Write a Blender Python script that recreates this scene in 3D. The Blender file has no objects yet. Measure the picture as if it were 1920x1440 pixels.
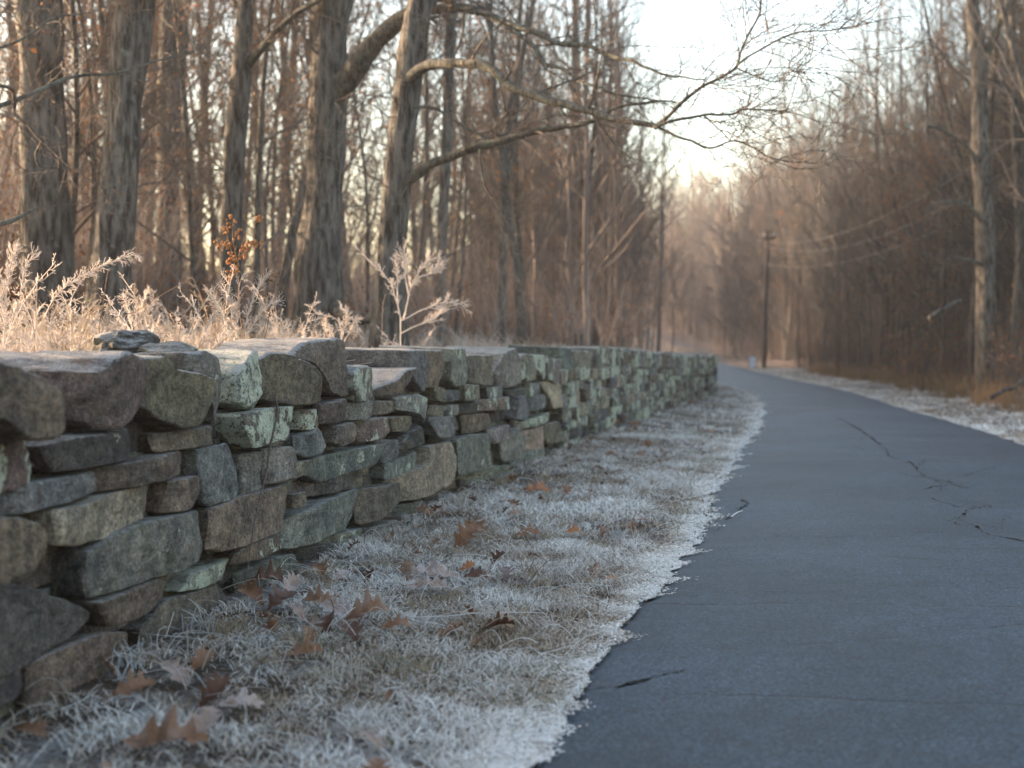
import bpy, math, random
import numpy as np
from mathutils import Vector

# ------------------------------------------------------------------ camera, sky, sun, exposure
scene = bpy.context.scene
EYE = 1.3
FPX = 2500.0
cam_data = bpy.data.cameras.new("camera")
cam_data.sensor_width = 36.0
cam_data.lens = 36.0 * FPX / 1920.0
cam_data.shift_y = -80.0 / 1920.0
cam_data.clip_start = 0.05
cam_data.clip_end = 3000.0
cam_data.dof.use_dof = True
cam_data.dof.focus_distance = 7.3
cam_data.dof.aperture_fstop = 1.8
cam = bpy.data.objects.new("camera", cam_data)
cam.location = (0, 0, EYE)
cam.rotation_euler = (math.radians(90), 0, 0)
scene.collection.objects.link(cam)
scene.camera = cam

SUN_EL = math.radians(9.5)
SUN_AZ = math.radians(-65.0)          # measured from +Y, clockwise positive: the sun is left and ahead
world = bpy.data.worlds.new("World")
scene.world = world
world.use_nodes = True
wn = world.node_tree.nodes
wn.clear()
sky = wn.new("ShaderNodeTexSky")
sky.sky_type = 'NISHITA'
sky.sun_disc = False
sky.sun_elevation = SUN_EL
sky.sun_rotation = SUN_AZ
sky.air_density = 1.0
sky.dust_density = 3.0
sky.ozone_density = 1.0
bg = wn.new("ShaderNodeBackground")
bg.inputs["Strength"].default_value = 0.15
wo = wn.new("ShaderNodeOutputWorld")
warm = wn.new("ShaderNodeMix")
warm.data_type = 'RGBA'
warm.blend_type = 'MULTIPLY'
warm.inputs[0].default_value = 1.0
warm.inputs[7].default_value = (1.045, 1.0, 0.94, 1.0)      # the pale, creamy winter sky of the photograph
world.node_tree.links.new(sky.outputs[0], warm.inputs[6])
world.node_tree.links.new(warm.outputs[2], bg.inputs[0])
world.node_tree.links.new(bg.outputs[0], wo.inputs[0])

sun_data = bpy.data.lights.new("sun", 'SUN')
sun_data.energy = 5.0
sun_data.angle = math.radians(0.5)
sun_data.color = (1.0, 0.70, 0.45)
sun = bpy.data.objects.new("sun", sun_data)
SUN_VEC = Vector((math.sin(SUN_AZ) * math.cos(SUN_EL), math.cos(SUN_AZ) * math.cos(SUN_EL), math.sin(SUN_EL)))
sun.rotation_euler = SUN_VEC.to_track_quat('Z', 'Y').to_euler()
sun.location = (-30, 20, 20)
scene.collection.objects.link(sun)

scene.view_settings.view_transform = 'Standard'
scene.view_settings.look = 'None'
scene.view_settings.exposure = 2.6
scene.view_settings.gamma = 1.0
scene.cycles.use_denoising = True
scene.cycles.max_bounces = 5
scene.cycles.diffuse_bounces = 3
scene.cycles.glossy_bounces = 2
scene.cycles.transmission_bounces = 3
scene.cycles.volume_bounces = 0
scene.cycles.sample_clamp_indirect = 4.0
scene.render.use_persistent_data = False

rng = np.random.default_rng(11)
random.seed(5)

# ------------------------------------------------------------------ helpers
def hsh(i, j, k, seed):
    h = (i.astype(np.int64) * 374761393 + j.astype(np.int64) * 668265263 + k.astype(np.int64) * 2147483647 + seed * 1274126177) & 0xFFFFFFFF
    h = ((h ^ (h >> 13)) * 1274126177) & 0xFFFFFFFF
    h = h ^ (h >> 16)
    return (h & 0xFFFF) / 65535.0 * 2 - 1

def vnoise(p, seed=0):
    p = np.asarray(p, float)
    i = np.floor(p)
    f = p - i
    f = f * f * (3 - 2 * f)
    i = i.astype(np.int64)
    out = 0
    for a in (0, 1):
        wa = f[..., 0] if a else 1 - f[..., 0]
        for b in (0, 1):
            wb = f[..., 1] if b else 1 - f[..., 1]
            for c in (0, 1):
                wc = f[..., 2] if c else 1 - f[..., 2]
                out = out + wa * wb * wc * hsh(i[..., 0] + a, i[..., 1] + b, i[..., 2] + c, seed)
    return out

def fbm(p, oct=4, seed=0, gain=0.5):
    p = np.asarray(p, float)
    s = 0
    a = 1.0
    for o in range(oct):
        s = s + a * vnoise(p * (2.03 ** o) + 17.3 * o, seed + o)
        a *= gain
    return s

def n2(x, y, sc, seed=0, oct=3):
    x = np.asarray(x, float)
    y = np.asarray(y, float)
    return fbm(np.stack([x * sc, y * sc, np.zeros_like(x) + 0.37], -1), oct, seed)

def make_mesh(name, V, quads=None, tris=None, cols=None, floats=None, smooth=True):
    V = np.ascontiguousarray(V, np.float32)
    me = bpy.data.meshes.new(name)
    q = np.zeros((0, 4), np.int32) if quads is None else np.asarray(quads, np.int32).reshape(-1, 4)
    t = np.zeros((0, 3), np.int32) if tris is None else np.asarray(tris, np.int32).reshape(-1, 3)
    nl = len(q) * 4 + len(t) * 3
    me.vertices.add(len(V))
    me.vertices.foreach_set("co", V.ravel())
    me.loops.add(nl)
    me.loops.foreach_set("vertex_index", np.concatenate([q.ravel(), t.ravel()]).astype(np.int32))
    me.polygons.add(len(q) + len(t))
    ls = np.concatenate([np.arange(len(q)) * 4, len(q) * 4 + np.arange(len(t)) * 3]).astype(np.int32)
    me.polygons.foreach_set("loop_start", ls)
    me.polygons.foreach_set("use_smooth", np.full(len(ls), smooth, bool))
    if cols is not None:
        c = np.ones((len(V), 4), np.float32)
        c[:, :3] = cols
        at = me.color_attributes.new("tint", 'FLOAT_COLOR', 'POINT')
        at.data.foreach_set("color", c.ravel())
    for k, v in (floats or {}).items():
        at = me.attributes.new(k, 'FLOAT', 'POINT')
        at.data.foreach_set("value", np.ascontiguousarray(v, np.float32))
    me.update(calc_edges=True)
    return me

def link(name, me, mat, parent=None):
    if mat is not None and mat.name.startswith("field_stone"):
        me.set_sharp_from_angle(angle=math.radians(24))
    o = bpy.data.objects.new(name, me)
    if mat is not None:
        me.materials.clear()
        me.materials.append(mat)
    scene.collection.objects.link(o)
    if parent is not None:
        o.parent = parent
    return o

def tag(o, label=None, cat=None, group=None, kind=None):
    if label:
        o["label"] = label
    if cat:
        o["category"] = cat
    if group:
        o["group"] = group
    if kind:
        o["kind"] = kind
    return o

def thing(name, loc, label, cat, group=None):
    o = bpy.data.objects.new(name, None)
    o.location = loc
    o.empty_display_size = 0.2
    scene.collection.objects.link(o)
    return tag(o, label, cat, group)

class MB:
    """collects vertices, faces and per-vertex data, and builds one mesh"""
    def __init__(s):
        s.V, s.Q, s.T, s.C, s.F, s.n = [], [], [], [], {}, 0
    def add(s, V, Q=None, T=None, col=None, **fl):
        V = np.asarray(V, float).reshape(-1, 3)
        if Q is not None and len(Q):
            s.Q.append(np.asarray(Q).reshape(-1, 4) + s.n)
        if T is not None and len(T):
            s.T.append(np.asarray(T).reshape(-1, 3) + s.n)
        s.V.append(V)
        if col is not None:
            s.C.append(np.broadcast_to(np.asarray(col, float), (len(V), 3)))
        for k, v in fl.items():
            s.F.setdefault(k, []).append(np.broadcast_to(np.asarray(v, float), (len(V),)))
        s.n += len(V)
    def mesh(s, name, org=None, smooth=True):
        V = np.concatenate(s.V)
        if org is not None:
            V = V - np.asarray(org)
        return make_mesh(name, V, np.concatenate(s.Q) if s.Q else None, np.concatenate(s.T) if s.T else None,
                         np.concatenate(s.C) if s.C else None, {k: np.concatenate(v) for k, v in s.F.items()}, smooth)
    def build(s, name, mat, parent=None, org=None, smooth=True):
        if org is None and parent is not None:
            org = np.array(parent.location)
            p = parent.parent
            while p is not None:
                org = org + np.array(p.location)
                p = p.parent
        return link(name, s.mesh(name, org, smooth), mat, parent)

def norm(v):
    return v / np.maximum(np.linalg.norm(v, axis=-1, keepdims=True), 1e-9)

def tubes(P, R, S, cap=False):
    """P (N,K,3) centre lines, R (N,K) radii -> verts, quads"""
    P = np.asarray(P, float)
    R = np.asarray(R, float)
    N, K, _ = P.shape
    T = np.empty_like(P)
    T[:, 1:-1] = P[:, 2:] - P[:, :-2]
    T[:, 0] = P[:, 1] - P[:, 0]
    T[:, -1] = P[:, -1] - P[:, -2]
    T = norm(T)
    D = norm(P[:, -1] - P[:, 0])
    ref = np.where((np.abs(D[:, 2:3]) > 0.75), np.array([[0.83, 0.55, 0.1]]), np.array([[0.1, 0.15, 0.98]]))
    U = norm(np.cross(T, ref[:, None, :]))
    W = np.cross(T, U)
    a = np.arange(S) * 2 * np.pi / S
    V = P[:, :, None, :] + R[:, :, None, None] * (np.cos(a)[None, None, :, None] * U[:, :, None, :] + np.sin(a)[None, None, :, None] * W[:, :, None, :])
    idx = np.arange(N * K * S).reshape(N, K, S)
    q = np.stack([idx[:, :-1, :], np.roll(idx, -1, 2)[:, :-1, :], np.roll(idx, -1, 2)[:, 1:, :], idx[:, 1:, :]], -1).reshape(-1, 4)
    return V.reshape(-1, 3), q

def spline(pts, n):
    """Catmull-Rom through the points (m,d), n samples"""
    p = np.asarray(pts, float)
    d = np.concatenate([[0], np.cumsum(np.linalg.norm(np.diff(p[:, :3], axis=0), axis=1))])
    t = np.linspace(0, d[-1], n)
    i = np.clip(np.searchsorted(d, t, side='right') - 1, 0, len(p) - 2)
    u = ((t - d[i]) / np.maximum(d[i + 1] - d[i], 1e-9))[:, None]
    p0 = p[np.maximum(i - 1, 0)]
    p1 = p[i]
    p2 = p[i + 1]
    p3 = p[np.minimum(i + 2, len(p) - 1)]
    return 0.5 * (2 * p1 + (p2 - p0) * u + (2 * p0 - 5 * p1 + 4 * p2 - p3) * u * u + (3 * p1 - p0 - 3 * p2 + p3) * u ** 3)

def W(px, py, Y):
    return np.array([(px - 960.0) / FPX * Y, Y, EYE - (py - 640.0) / FPX * Y])

def strips(P, Wd, side):
    """flat ribbons: P (N,K,3), half widths Wd (N,K), side (N,3)"""
    N, K, _ = P.shape
    off = Wd[:, :, None] * side[:, None, :]
    V = np.stack([P - off, P + off], 2)
    idx = np.arange(N * K * 2).reshape(N, K, 2)
    q = np.stack([idx[:, :-1, 0], idx[:, :-1, 1], idx[:, 1:, 1], idx[:, 1:, 0]], -1).reshape(-1, 4)
    return V.reshape(-1, 3), q

# ------------------------------------------------------------------ materials
def new_mat(name):
    m = bpy.data.materials.new(name)
    m.use_nodes = True
    nt = m.node_tree
    nt.nodes.clear()
    return m, nt

class NT:
    def __init__(s, nt):
        s.nt = nt
    def n(s, t, **kw):
        nd = s.nt.nodes.new(t)
        for k, v in kw.items():
            setattr(nd, k, v)
        return nd
    def l(s, a, b):
        s.nt.links.new(a, b)
    def val(s, sock, v):
        if hasattr(v, 'is_linked') or isinstance(v, bpy.types.NodeSocket):
            s.l(v, sock)
        else:
            sock.default_value = v
    def math(s, op, a, b=0.0, clamp=False):
        nd = s.n("ShaderNodeMath", operation=op, use_clamp=clamp)
        s.val(nd.inputs[0], a)
        s.val(nd.inputs[1], b)
        return nd.outputs[0]
    def mix(s, f, a, b):
        nd = s.n("ShaderNodeMix", data_type='RGBA')
        s.val(nd.inputs[0], f)
        s.val(nd.inputs[6], a if isinstance(a, bpy.types.NodeSocket) else (*a, 1.0))
        s.val(nd.inputs[7], b if isinstance(b, bpy.types.NodeSocket) else (*b, 1.0))
        return nd.outputs[2]
    def mul(s, a, b):
        nd = s.n("ShaderNodeMix", data_type='RGBA', blend_type='MULTIPLY')
        nd.inputs[0].default_value = 1.0
        s.val(nd.inputs[6], a)
        s.val(nd.inputs[7], b)
        return nd.outputs[2]
    def ramp(s, f, lo, hi):
        nd = s.n("ShaderNodeMapRange", clamp=True)
        s.val(nd.inputs[0], f)
        nd.inputs[1].default_value = lo
        nd.inputs[2].default_value = hi
        return nd.outputs[0]
    def cramp(s, f, stops):
        nd = s.n("ShaderNodeValToRGB")
        s.l(f, nd.inputs[0])
        cr = nd.color_ramp
        while len(cr.elements) < len(stops):
            cr.elements.new(0.5)
        for e, (p, c) in zip(cr.elements, stops):
            e.position = p
            e.color = (*c, 1)
        return nd.outputs[0]
    def coord(s, scale=(1, 1, 1), kind="Object"):
        tc = s.n("ShaderNodeTexCoord")
        mp = s.n("ShaderNodeMapping")
        mp.inputs["Scale"].default_value = scale
        s.l(tc.outputs[kind], mp.inputs[0])
        return mp.outputs[0]
    def noise(s, vec, sc, det=4.0, rough=0.55):
        nd = s.n("ShaderNodeTexNoise")
        s.l(vec, nd.inputs["Vector"])
        nd.inputs["Scale"].default_value = sc
        nd.inputs["Detail"].default_value = det
        nd.inputs["Roughness"].default_value = rough
        return nd.outputs[0]
    def voro(s, vec, sc, feature='F1', out="Distance"):
        nd = s.n("ShaderNodeTexVoronoi", feature=feature)
        s.l(vec, nd.inputs["Vector"])
        nd.inputs["Scale"].default_value = sc
        return nd.outputs[out]
    def attr(s, name, out="Fac"):
        nd = s.n("ShaderNodeAttribute", attribute_name=name)
        return nd.outputs[out]
    def bump(s, h, st, dist):
        nd = s.n("ShaderNodeBump")
        nd.inputs["Strength"].default_value = st
        nd.inputs["Distance"].default_value = dist
        s.l(h, nd.inputs["Height"])
        return nd.outputs[0]
    def out(s, col, rough=0.85, nrm=None, spec=0.3, translucent=0.0):
        b = s.n("ShaderNodeBsdfPrincipled")
        s.val(b.inputs["Base Color"], col if isinstance(col, bpy.types.NodeSocket) else (*col, 1))
        s.val(b.inputs["Roughness"], rough)
        b.inputs["Specular IOR Level"].default_value = spec
        if nrm is not None:
            s.l(nrm, b.inputs["Normal"])
        o = s.n("ShaderNodeOutputMaterial")
        if translucent > 0:
            t = s.n("ShaderNodeBsdfTranslucent")
            s.val(t.inputs[0], col if isinstance(col, bpy.types.NodeSocket) else (*col, 1))
            mx = s.n("ShaderNodeMixShader")
            mx.inputs[0].default_value = translucent
            s.l(b.outputs[0], mx.inputs[1])
            s.l(t.outputs[0], mx.inputs[2])
            s.l(mx.outputs[0], o.inputs[0])
        else:
            s.l(b.outputs[0], o.inputs[0])

def mat_stone():
    m, nt = new_mat("field_stone")
    g = NT(nt)
    c1 = g.coord()
    geo = g.n("ShaderNodeNewGeometry")
    sep = g.n("ShaderNodeSeparateXYZ")
    g.l(geo.outputs["Normal"], sep.inputs[0])
    nz = sep.outputs[2]
    tint = g.attr("tint", "Color")
    big = g.noise(c1, 5.0, 5, 0.6)
    fine = g.noise(c1, 70.0, 4, 0.7)
    speck = g.noise(c1, 190.0, 2, 0.6)
    strat = g.noise(g.coord((6, 6, 34)), 1.0, 6, 0.7)
    f = g.ramp(big, 0.3, 0.72)
    warm = g.mix(f, (0.55, 0.54, 0.53), (1.45, 1.34, 1.16))
    col = g.mul(tint, warm)
    col = g.mul(col, g.mix(g.ramp(fine, 0.3, 0.7), (0.40, 0.40, 0.41), (1.62, 1.60, 1.57)))
    col = g.mul(col, g.mix(g.ramp(strat, 0.35, 0.65), (0.82, 0.82, 0.83), (1.13, 1.12, 1.1)))
    mid = g.noise(c1, 20.0, 5, 0.7)
    col = g.mul(col, g.mix(g.ramp(mid, 0.33, 0.67), (0.6, 0.6, 0.61), (1.38, 1.36, 1.32)))
    rust = g.ramp(g.noise(c1, 11.0, 4, 0.6), 0.60, 0.75)
    col = g.mix(g.math('MULTIPLY', rust, 0.35), col, (0.17, 0.095, 0.05))
    # lichen crust: crisp-edged patches
    ln = g.math('ADD', g.noise(c1, 6.5, 6, 0.62), g.math('MULTIPLY', g.attr("lichen"), 0.42))
    lm = g.ramp(ln, 0.74, 0.765)
    lm = g.math('MULTIPLY', lm, g.ramp(g.math('ADD', fine, g.math('MULTIPLY', g.noise(c1, 24.0, 4, 0.7), 0.8)), 0.72, 0.86))
    col = g.mix(lm, col, g.mix(g.ramp(speck, 0.35, 0.65), (0.30, 0.325, 0.24), (0.58, 0.60, 0.48)))
    moss = g.math('MULTIPLY', g.ramp(g.noise(c1, 8.0, 4, 0.6), 0.56, 0.7), g.attr("moss"))
    col = g.mix(moss, col, (0.075, 0.085, 0.022))
    # frost lies where it can settle: upward faces and arrises
    fr = g.math('ADD', g.ramp(nz, 0.35, 0.95), g.math('MULTIPLY', g.attr("edge"), 0.34))
    fr = g.math('MULTIPLY', fr, g.attr("frost"))
    fr = g.math('MULTIPLY', fr, 0.92)
    fr = g.math('ADD', fr, g.math('MULTIPLY', g.math('SUBTRACT', g.noise(g.coord((10, 24, 55)), 1.0, 7, 0.8), 0.5), 2.6))
    fr = g.ramp(fr, 0.40, 0.95)
    fr = g.math('MULTIPLY', fr, g.ramp(speck, 0.28, 0.6))
    col = g.mix(g.math('MULTIPLY', fr, 0.72), col, (0.70, 0.70, 0.71))
    sp = g.math('MULTIPLY', g.ramp(g.noise(c1, 260.0, 1, 0.5), 0.69, 0.75), 0.5)
    col = g.mix(sp, col, (0.6, 0.61, 0.62))
    h = g.math('ADD', g.math('MULTIPLY', fine, 0.5), g.math('ADD', g.math('MULTIPLY', strat, 0.35), g.math('MULTIPLY', g.noise(c1, 22.0, 5, 0.7), 1.0)))
    h = g.math('ADD', h, g.math('MULTIPLY', lm, 0.2))
    h = g.math('ADD', h, g.math('MULTIPLY', fr, 0.35))
    g.out(col, 0.88, g.bump(h, 1.0, 0.024), 0.25)
    return m

def mat_tint(name, rough=0.85, transl=0.0, spec=0.25, vary=0.0):
    m, nt = new_mat(name)
    g = NT(nt)
    c = g.attr("tint", "Color")
    if vary > 0:
        f = g.noise(g.coord(), 160.0, 2, 0.6)
        c = g.mul(c, g.mix(g.ramp(f, 0.3, 0.7), (1 - vary,) * 3, (1 + vary,) * 3))
    g.out(c, rough, None, spec, transl)
    return m

def mat_bark(name, dark, light, lichen=0.3, vs=3.0):
    m, nt = new_mat(name)
    g = NT(nt)
    c = g.coord((vs * 10, vs * 10, vs * 2.1))
    f = g.noise(c, 1.0, 5, 0.65)
    b = g.noise(g.coord(), 1.4, 4, 0.6)
    col = g.mix(g.ramp(f, 0.38, 0.60), dark, light)
    col = g.mul(col, g.mix(g.ramp(b, 0.35, 0.65), (0.72, 0.72, 0.74), (1.2, 1.18, 1.12)))
    li = g.ramp(g.noise(g.coord(), 7.0, 5, 0.65), 0.68 - 0.3 * lichen, 0.72)
    col = g.mix(g.math('MULTIPLY', li, 0.55), col, (0.22, 0.25, 0.20))
    g.out(col, 0.9, g.bump(f, 1.0, 0.05), 0.2)
    return m

M = {}
M['stone'] = mat_stone()
M['bark'] = mat_bark("oak_bark", (0.030, 0.028, 0.026), (0.165, 0.152, 0.138), 0.25, 1.7)
M['limb'] = mat_bark("lichened_limb_bark", (0.055, 0.050, 0.044), (0.150, 0.142, 0.125), 0.7)
M['twig'] = mat_bark("twig_bark", (0.105, 0.090, 0.082), (0.215, 0.182, 0.162), 0.0)
M['frond'] = mat_tint("frosted_stems", 0.8, 0.38)
M['grass'] = mat_tint("frosted_grass", 0.8, 0.2)
M['leaf'] = mat_tint("dry_oak_leaf", 0.65, 0.25, 0.35, 0.25)
M['plain'] = mat_tint("weathered_surface", 0.8, 0.0, 0.3, 0.2)
# ------------------------------------------------------------------ lines of the place
WALL_PTS = np.array([(-2.75, -3.0), (-2.3, 0.5), (-1.97, 2.6), (-1.66, 4.4), (-1.47, 5.5), (-1.13, 7.5), (-0.55, 10.5),
                     (0.25, 13.8), (1.25, 17.9), (2.75, 23.8), (4.0, 28.2), (4.72, 31.0), (5.02, 33.5), (4.9, 37.0), (4.3, 42.0), (2.6, 50.0), (-0.5, 60.0), (-6.0, 72.0)])
_w = spline(WALL_PTS, 1600)
WS = np.concatenate([[0], np.cumsum(np.linalg.norm(np.diff(_w, axis=0), axis=1))])
_t = norm(np.gradient(_w, axis=0))
_n = np.stack([_t[:, 1], -_t[:, 0]], 1)               # towards the road

def wall_p(s):
    return np.stack([np.interp(s, WS, _w[:, 0]), np.interp(s, WS, _w[:, 1])], -1)

def wall_n(s):
    return norm(np.stack([np.interp(s, WS, _n[:, 0]), np.interp(s, WS, _n[:, 1])], -1))

def wall_s_at_y(y):
    return np.interp(y, _w[:, 1], WS)

def wall_x(y):
    return np.interp(y, _w[:, 1], _w[:, 0])

def pix_to_wall(px, py, off):
    q = _w + _n * off
    k = (np.asarray(px, float) - 960.0) / FPX
    m = (_w[:, 1] > 1.6) & (_w[:, 1] < 32.5)
    s = np.interp(k, (q[:, 0] / np.maximum(q[:, 1], 1e-3))[m], WS[m])
    P = wall_p(s) + wall_n(s) * off
    return s, EYE - (np.asarray(py, float) - 640.0) / FPX * P[:, 1]

RL = np.array([(-1.15, -4), (-0.55, 0), (0.049, 4.06), (0.233, 4.85), (0.449, 5.91), (0.983, 7.93), (1.51, 10.5), (2.62, 15.5), (3.75, 20.5), (4.84, 26), (5.65, 31), (6.05, 35), (6.25, 40), (6.6, 46), (7.1, 54), (8.0, 68), (10.3, 93), (11.5, 115), (10.5, 140), (4.0, 175)])
RR = np.array([(3.0, -4), (3.55, 0), (4.15, 4), (5.2, 10), (6.4, 16.7), (7.0, 21), (7.45, 25), (8.25, 31), (9.0, 38), (9.45, 45), (10.2, 54), (11.5, 68), (14.0, 93), (15.8, 115), (14.8, 140), (8.0, 178)])
_rl = spline(RL, 400)
_rr = spline(RR, 400)
def road_l(y):
    return np.interp(y, _rl[:, 1], _rl[:, 0])
def road_r(y):
    return np.interp(y, _rr[:, 1], _rr[:, 0])

def ss(a, b, x):
    t = np.clip((x - a) / (b - a), 0, 1)
    return t * t * (3 - 2 * t)

def ground_z(x, y):
    x = np.asarray(x, float)
    y = np.asarray(y, float)
    u = (x - wall_x(y)) * 0.975
    l = road_l(y)
    r = road_r(y)
    nz = n2(x, y, 0.9, 3) * 0.035 + n2(x, y, 0.18, 9) * 0.08
    verge = 0.07 * (1 - ss(0.0, 1.0, np.clip((x - wall_x(y)) / np.maximum(l - wall_x(y), 0.3), 0, 1))) + nz * 0.35
    edge = np.maximum(l - x, x - r)
    verge = verge * ss(0.0, 0.5, edge) - 0.035 * (1 - ss(-0.14, -0.02, edge)) + 0.012 * ss(-0.06, 0.02, edge) * (1 - ss(0.1, 0.5, edge))
    bank = 0.05 + 0.83 * ss(-0.15, -0.55, u) + 0.26 * ss(-0.5, -2.4, u) + 0.055 * np.maximum(-u - 2.2, 0) + nz * ss(-0.6, -2, u)
    bank = np.minimum(bank, 3.4 + 0.012 * np.maximum(-u - 44, 0) + nz)
    far = ss(44, 75, y)
    right = verge + 0.02 * np.maximum(x - r - 2.0, 0) + nz * 1.3 * ss(0.6, 2.5, x - r) + 0.35 * ss(2, 7, x - r)
    right = right + 13.0 * ss(105, 260, y)
    verge = verge + 13.0 * ss(125, 270, y) * (np.maximum(l - x, x - r) > 1.5)
    z = np.where(u < -0.1, bank * (1 - far) + (verge + 0.03 * np.maximum(l - x - 3, 0)) * far, np.where(x > r, right, verge))
    return z

# ------------------------------------------------------------------ ground and road
def axis(lo, hi, step, far_lo, far_hi):
    a = list(np.arange(lo, hi, step))
    d = step
    v = hi
    while v < far_hi:
        a.append(v)
        d *= 1.12
        v += d
    a.append(far_hi)
    d = step
    v = lo - step
    b = []
    while v > far_lo:
        b.append(v)
        d *= 1.12
        v -= d
    b.append(far_lo)
    return np.array(sorted(b) + a)

gx = axis(-7.0, 13.0, 0.13, -500, 500)
gy = axis(-3.0, 42.0, 0.17, -60, 900)
GX, GY = np.meshgrid(gx, gy)
GZ = ground_z(GX, GY)
ii = np.arange(GX.size).reshape(GX.shape)
gq = np.stack([ii[:-1, :-1], ii[:-1, 1:], ii[1:, 1:], ii[1:, :-1]], -1).reshape(-1, 4)
wood = np.where(GX < wall_x(GY) - 0.3, 1.0, ss(1.6, 3.4, GX - road_r(GY)))

def mat_ground():
    m, nt = new_mat("frosty_leaf_litter")
    g = NT(nt)
    c = g.coord()
    a = g.noise(c, 9.0, 6, 0.7)
    b = g.noise(c, 45.0, 4, 0.7)
    v = g.voro(c, 22.0, 'F1', "Color")
    col = g.mix(g.ramp(a, 0.3, 0.7), (0.055, 0.038, 0.028), (0.15, 0.105, 0.075))
    lit = g.mix(g.ramp(b, 0.3, 0.7), (0.06, 0.040, 0.028), (0.23, 0.145, 0.095))
    sp = g.n("ShaderNodeSeparateColor")
    g.l(v, sp.inputs[0])
    lit = g.mul(lit, g.mix(sp.outputs[0], (0.55, 0.5, 0.5), (1.5, 1.3, 1.15)))
    col = g.mix(g.attr("wood"), col, lit)
    fr = g.ramp(g.math('ADD', g.noise(c, 3.0, 5, 0.7), g.math('MULTIPLY', b, 0.5)), 0.72, 0.9)
    col = g.mix(g.math('MULTIPLY', fr, 0.6), col, (0.55, 0.55, 0.57))
    g.out(col, 0.95, g.bump(g.math('ADD', a, b), 1.0, 0.05), 0.15)
    return m

ground = link("ground", make_mesh("ground", np.stack([GX, GY, GZ], -1).reshape(-1, 3), gq, floats={"wood": wood.ravel()}), mat_ground())
tag(ground, "frosted leaf litter and bare soil under the verge and the woods", None, None, "structure")

ry = np.concatenate([np.arange(-4, 16, 0.06), np.arange(16, 60, 0.2), np.arange(60, 178, 1.0)])
nc = 60
uu = np.linspace(0, 1, nc)
jl = n2(ry * 0 + 3.1, ry, 3.3, 21, 5) * 0.055
jr = n2(ry * 0 + 8.1, ry, 2.3, 25, 4) * 0.05
L = (road_l(ry) + jl)[:, None]
R = (road_r(ry) + jr)[:, None]
RX = L + (R - L) * uu[None, :]
RY = np.broadcast_to(ry[:, None], RX.shape)
RZ = 0.012 + 0.045 * (1 - (2 * uu[None, :] - 1) ** 2) + n2(RX, RY, 0.7, 31, 2) * 0.008 - 0.014 * ((uu[None, :] == 0) | (uu[None, :] == 1))
ii = np.arange(RX.size).reshape(RX.shape)
rq = np.stack([ii[:-1, :-1], ii[:-1, 1:], ii[1:, 1:], ii[1:, :-1]], -1).reshape(-1, 4)

def mat_asphalt():
    m, nt = new_mat("worn_asphalt")
    g = NT(nt)
    c = g.coord()
    ag = g.voro(c, 115.0, 'F1', "Color")
    sp = g.n("ShaderNodeSeparateColor")
    g.l(ag, sp.inputs[0])
    n1 = g.noise(c, 0.55, 5, 0.6)
    n3 = g.noise(c, 6.0, 5, 0.7)
    n4 = g.noise(c, 240.0, 2, 0.6)
    col = g.mix(g.ramp(sp.outputs[0], 0.1, 0.95), (0.0060, 0.0110, 0.0180), (0.033, 0.054, 0.080))
    col = g.mul(col, g.mix(g.ramp(n1, 0.3, 0.7), (0.62, 0.64, 0.66), (1.32, 1.32, 1.32)))
    col = g.mul(col, g.mix(g.ramp(n3, 0.35, 0.65), (0.80, 0.80, 0.80), (1.2, 1.2, 1.2)))
    n5 = g.noise(g.coord((55, 55, 1)), 1.0, 4, 0.8)
    col = g.mul(col, g.mix(g.ramp(n5, 0.3, 0.7), (0.34, 0.35, 0.36), (1.85, 1.83, 1.8)))
    n6 = g.ramp(g.noise(g.coord((0.55, 2.2, 1)), 1.0, 5, 0.65), 0.58, 0.78)
    col = g.mix(g.math('MULTIPLY', n6, 0.22), col, (0.13, 0.125, 0.115))
    # thin rime on the stone chips
    rime = g.math('MULTIPLY', g.ramp(sp.outputs[1], 0.66, 0.98), g.ramp(n1, 0.2, 0.7))
    col = g.mix(g.math('MULTIPLY', rime, 0.26), col, (0.30, 0.38, 0.47))
    spark = g.ramp(n4, 0.68, 0.76)
    col = g.mix(g.math('MULTIPLY', spark, 0.6), col, (0.6, 0.65, 0.7))
    # fine worn cracks
    wob = g.n("ShaderNodeMix", data_type='VECTOR')
    wob.inputs[0].default_value = 0.16
    g.l(g.coord((0.42, 0.95, 1)), wob.inputs[4])
    nv = g.n("ShaderNodeTexNoise")
    g.l(c, nv.inputs["Vector"])
    nv.inputs["Scale"].default_value = 2.2
    nv.inputs["Detail"].default_value = 5
    g.l(nv.outputs["Color"], wob.inputs[5])
    ck = g.voro(wob.outputs[1], 0.75, 'DISTANCE_TO_EDGE')
    ckm = g.math('MULTIPLY', g.math('SUBTRACT', 1.0, g.ramp(ck, 0.0, 0.010)), g.ramp(g.noise(c, 0.9, 4, 0.65), 0.46, 0.58))
    col = g.mix(g.math('MULTIPLY', ckm, 0.7), col, (0.012, 0.012, 0.013))
    h = g.math('ADD', g.math('MULTIPLY', sp.outputs[2], 0.7), g.math('SUBTRACT', n4, g.math('MULTIPLY', ckm, 2.0)))
    g.out(col, 0.52, g.bump(h, 0.6, 0.006), 0.4)
    return m

road = link("road", make_mesh("road", np.stack([RX, RY, RZ], -1).reshape(-1, 3), rq), mat_asphalt())
tag(road, "narrow blue grey asphalt lane curving away past the stone wall", None, None, "structure")

def road_z(x, y):
    u = np.clip((x - road_l(y)) / (road_r(y) - road_l(y)), 0, 1)
    return 0.012 + 0.045 * (1 - (2 * u - 1) ** 2) + n2(np.asarray(x, float), np.asarray(y, float), 0.7, 31, 2) * 0.008

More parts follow.
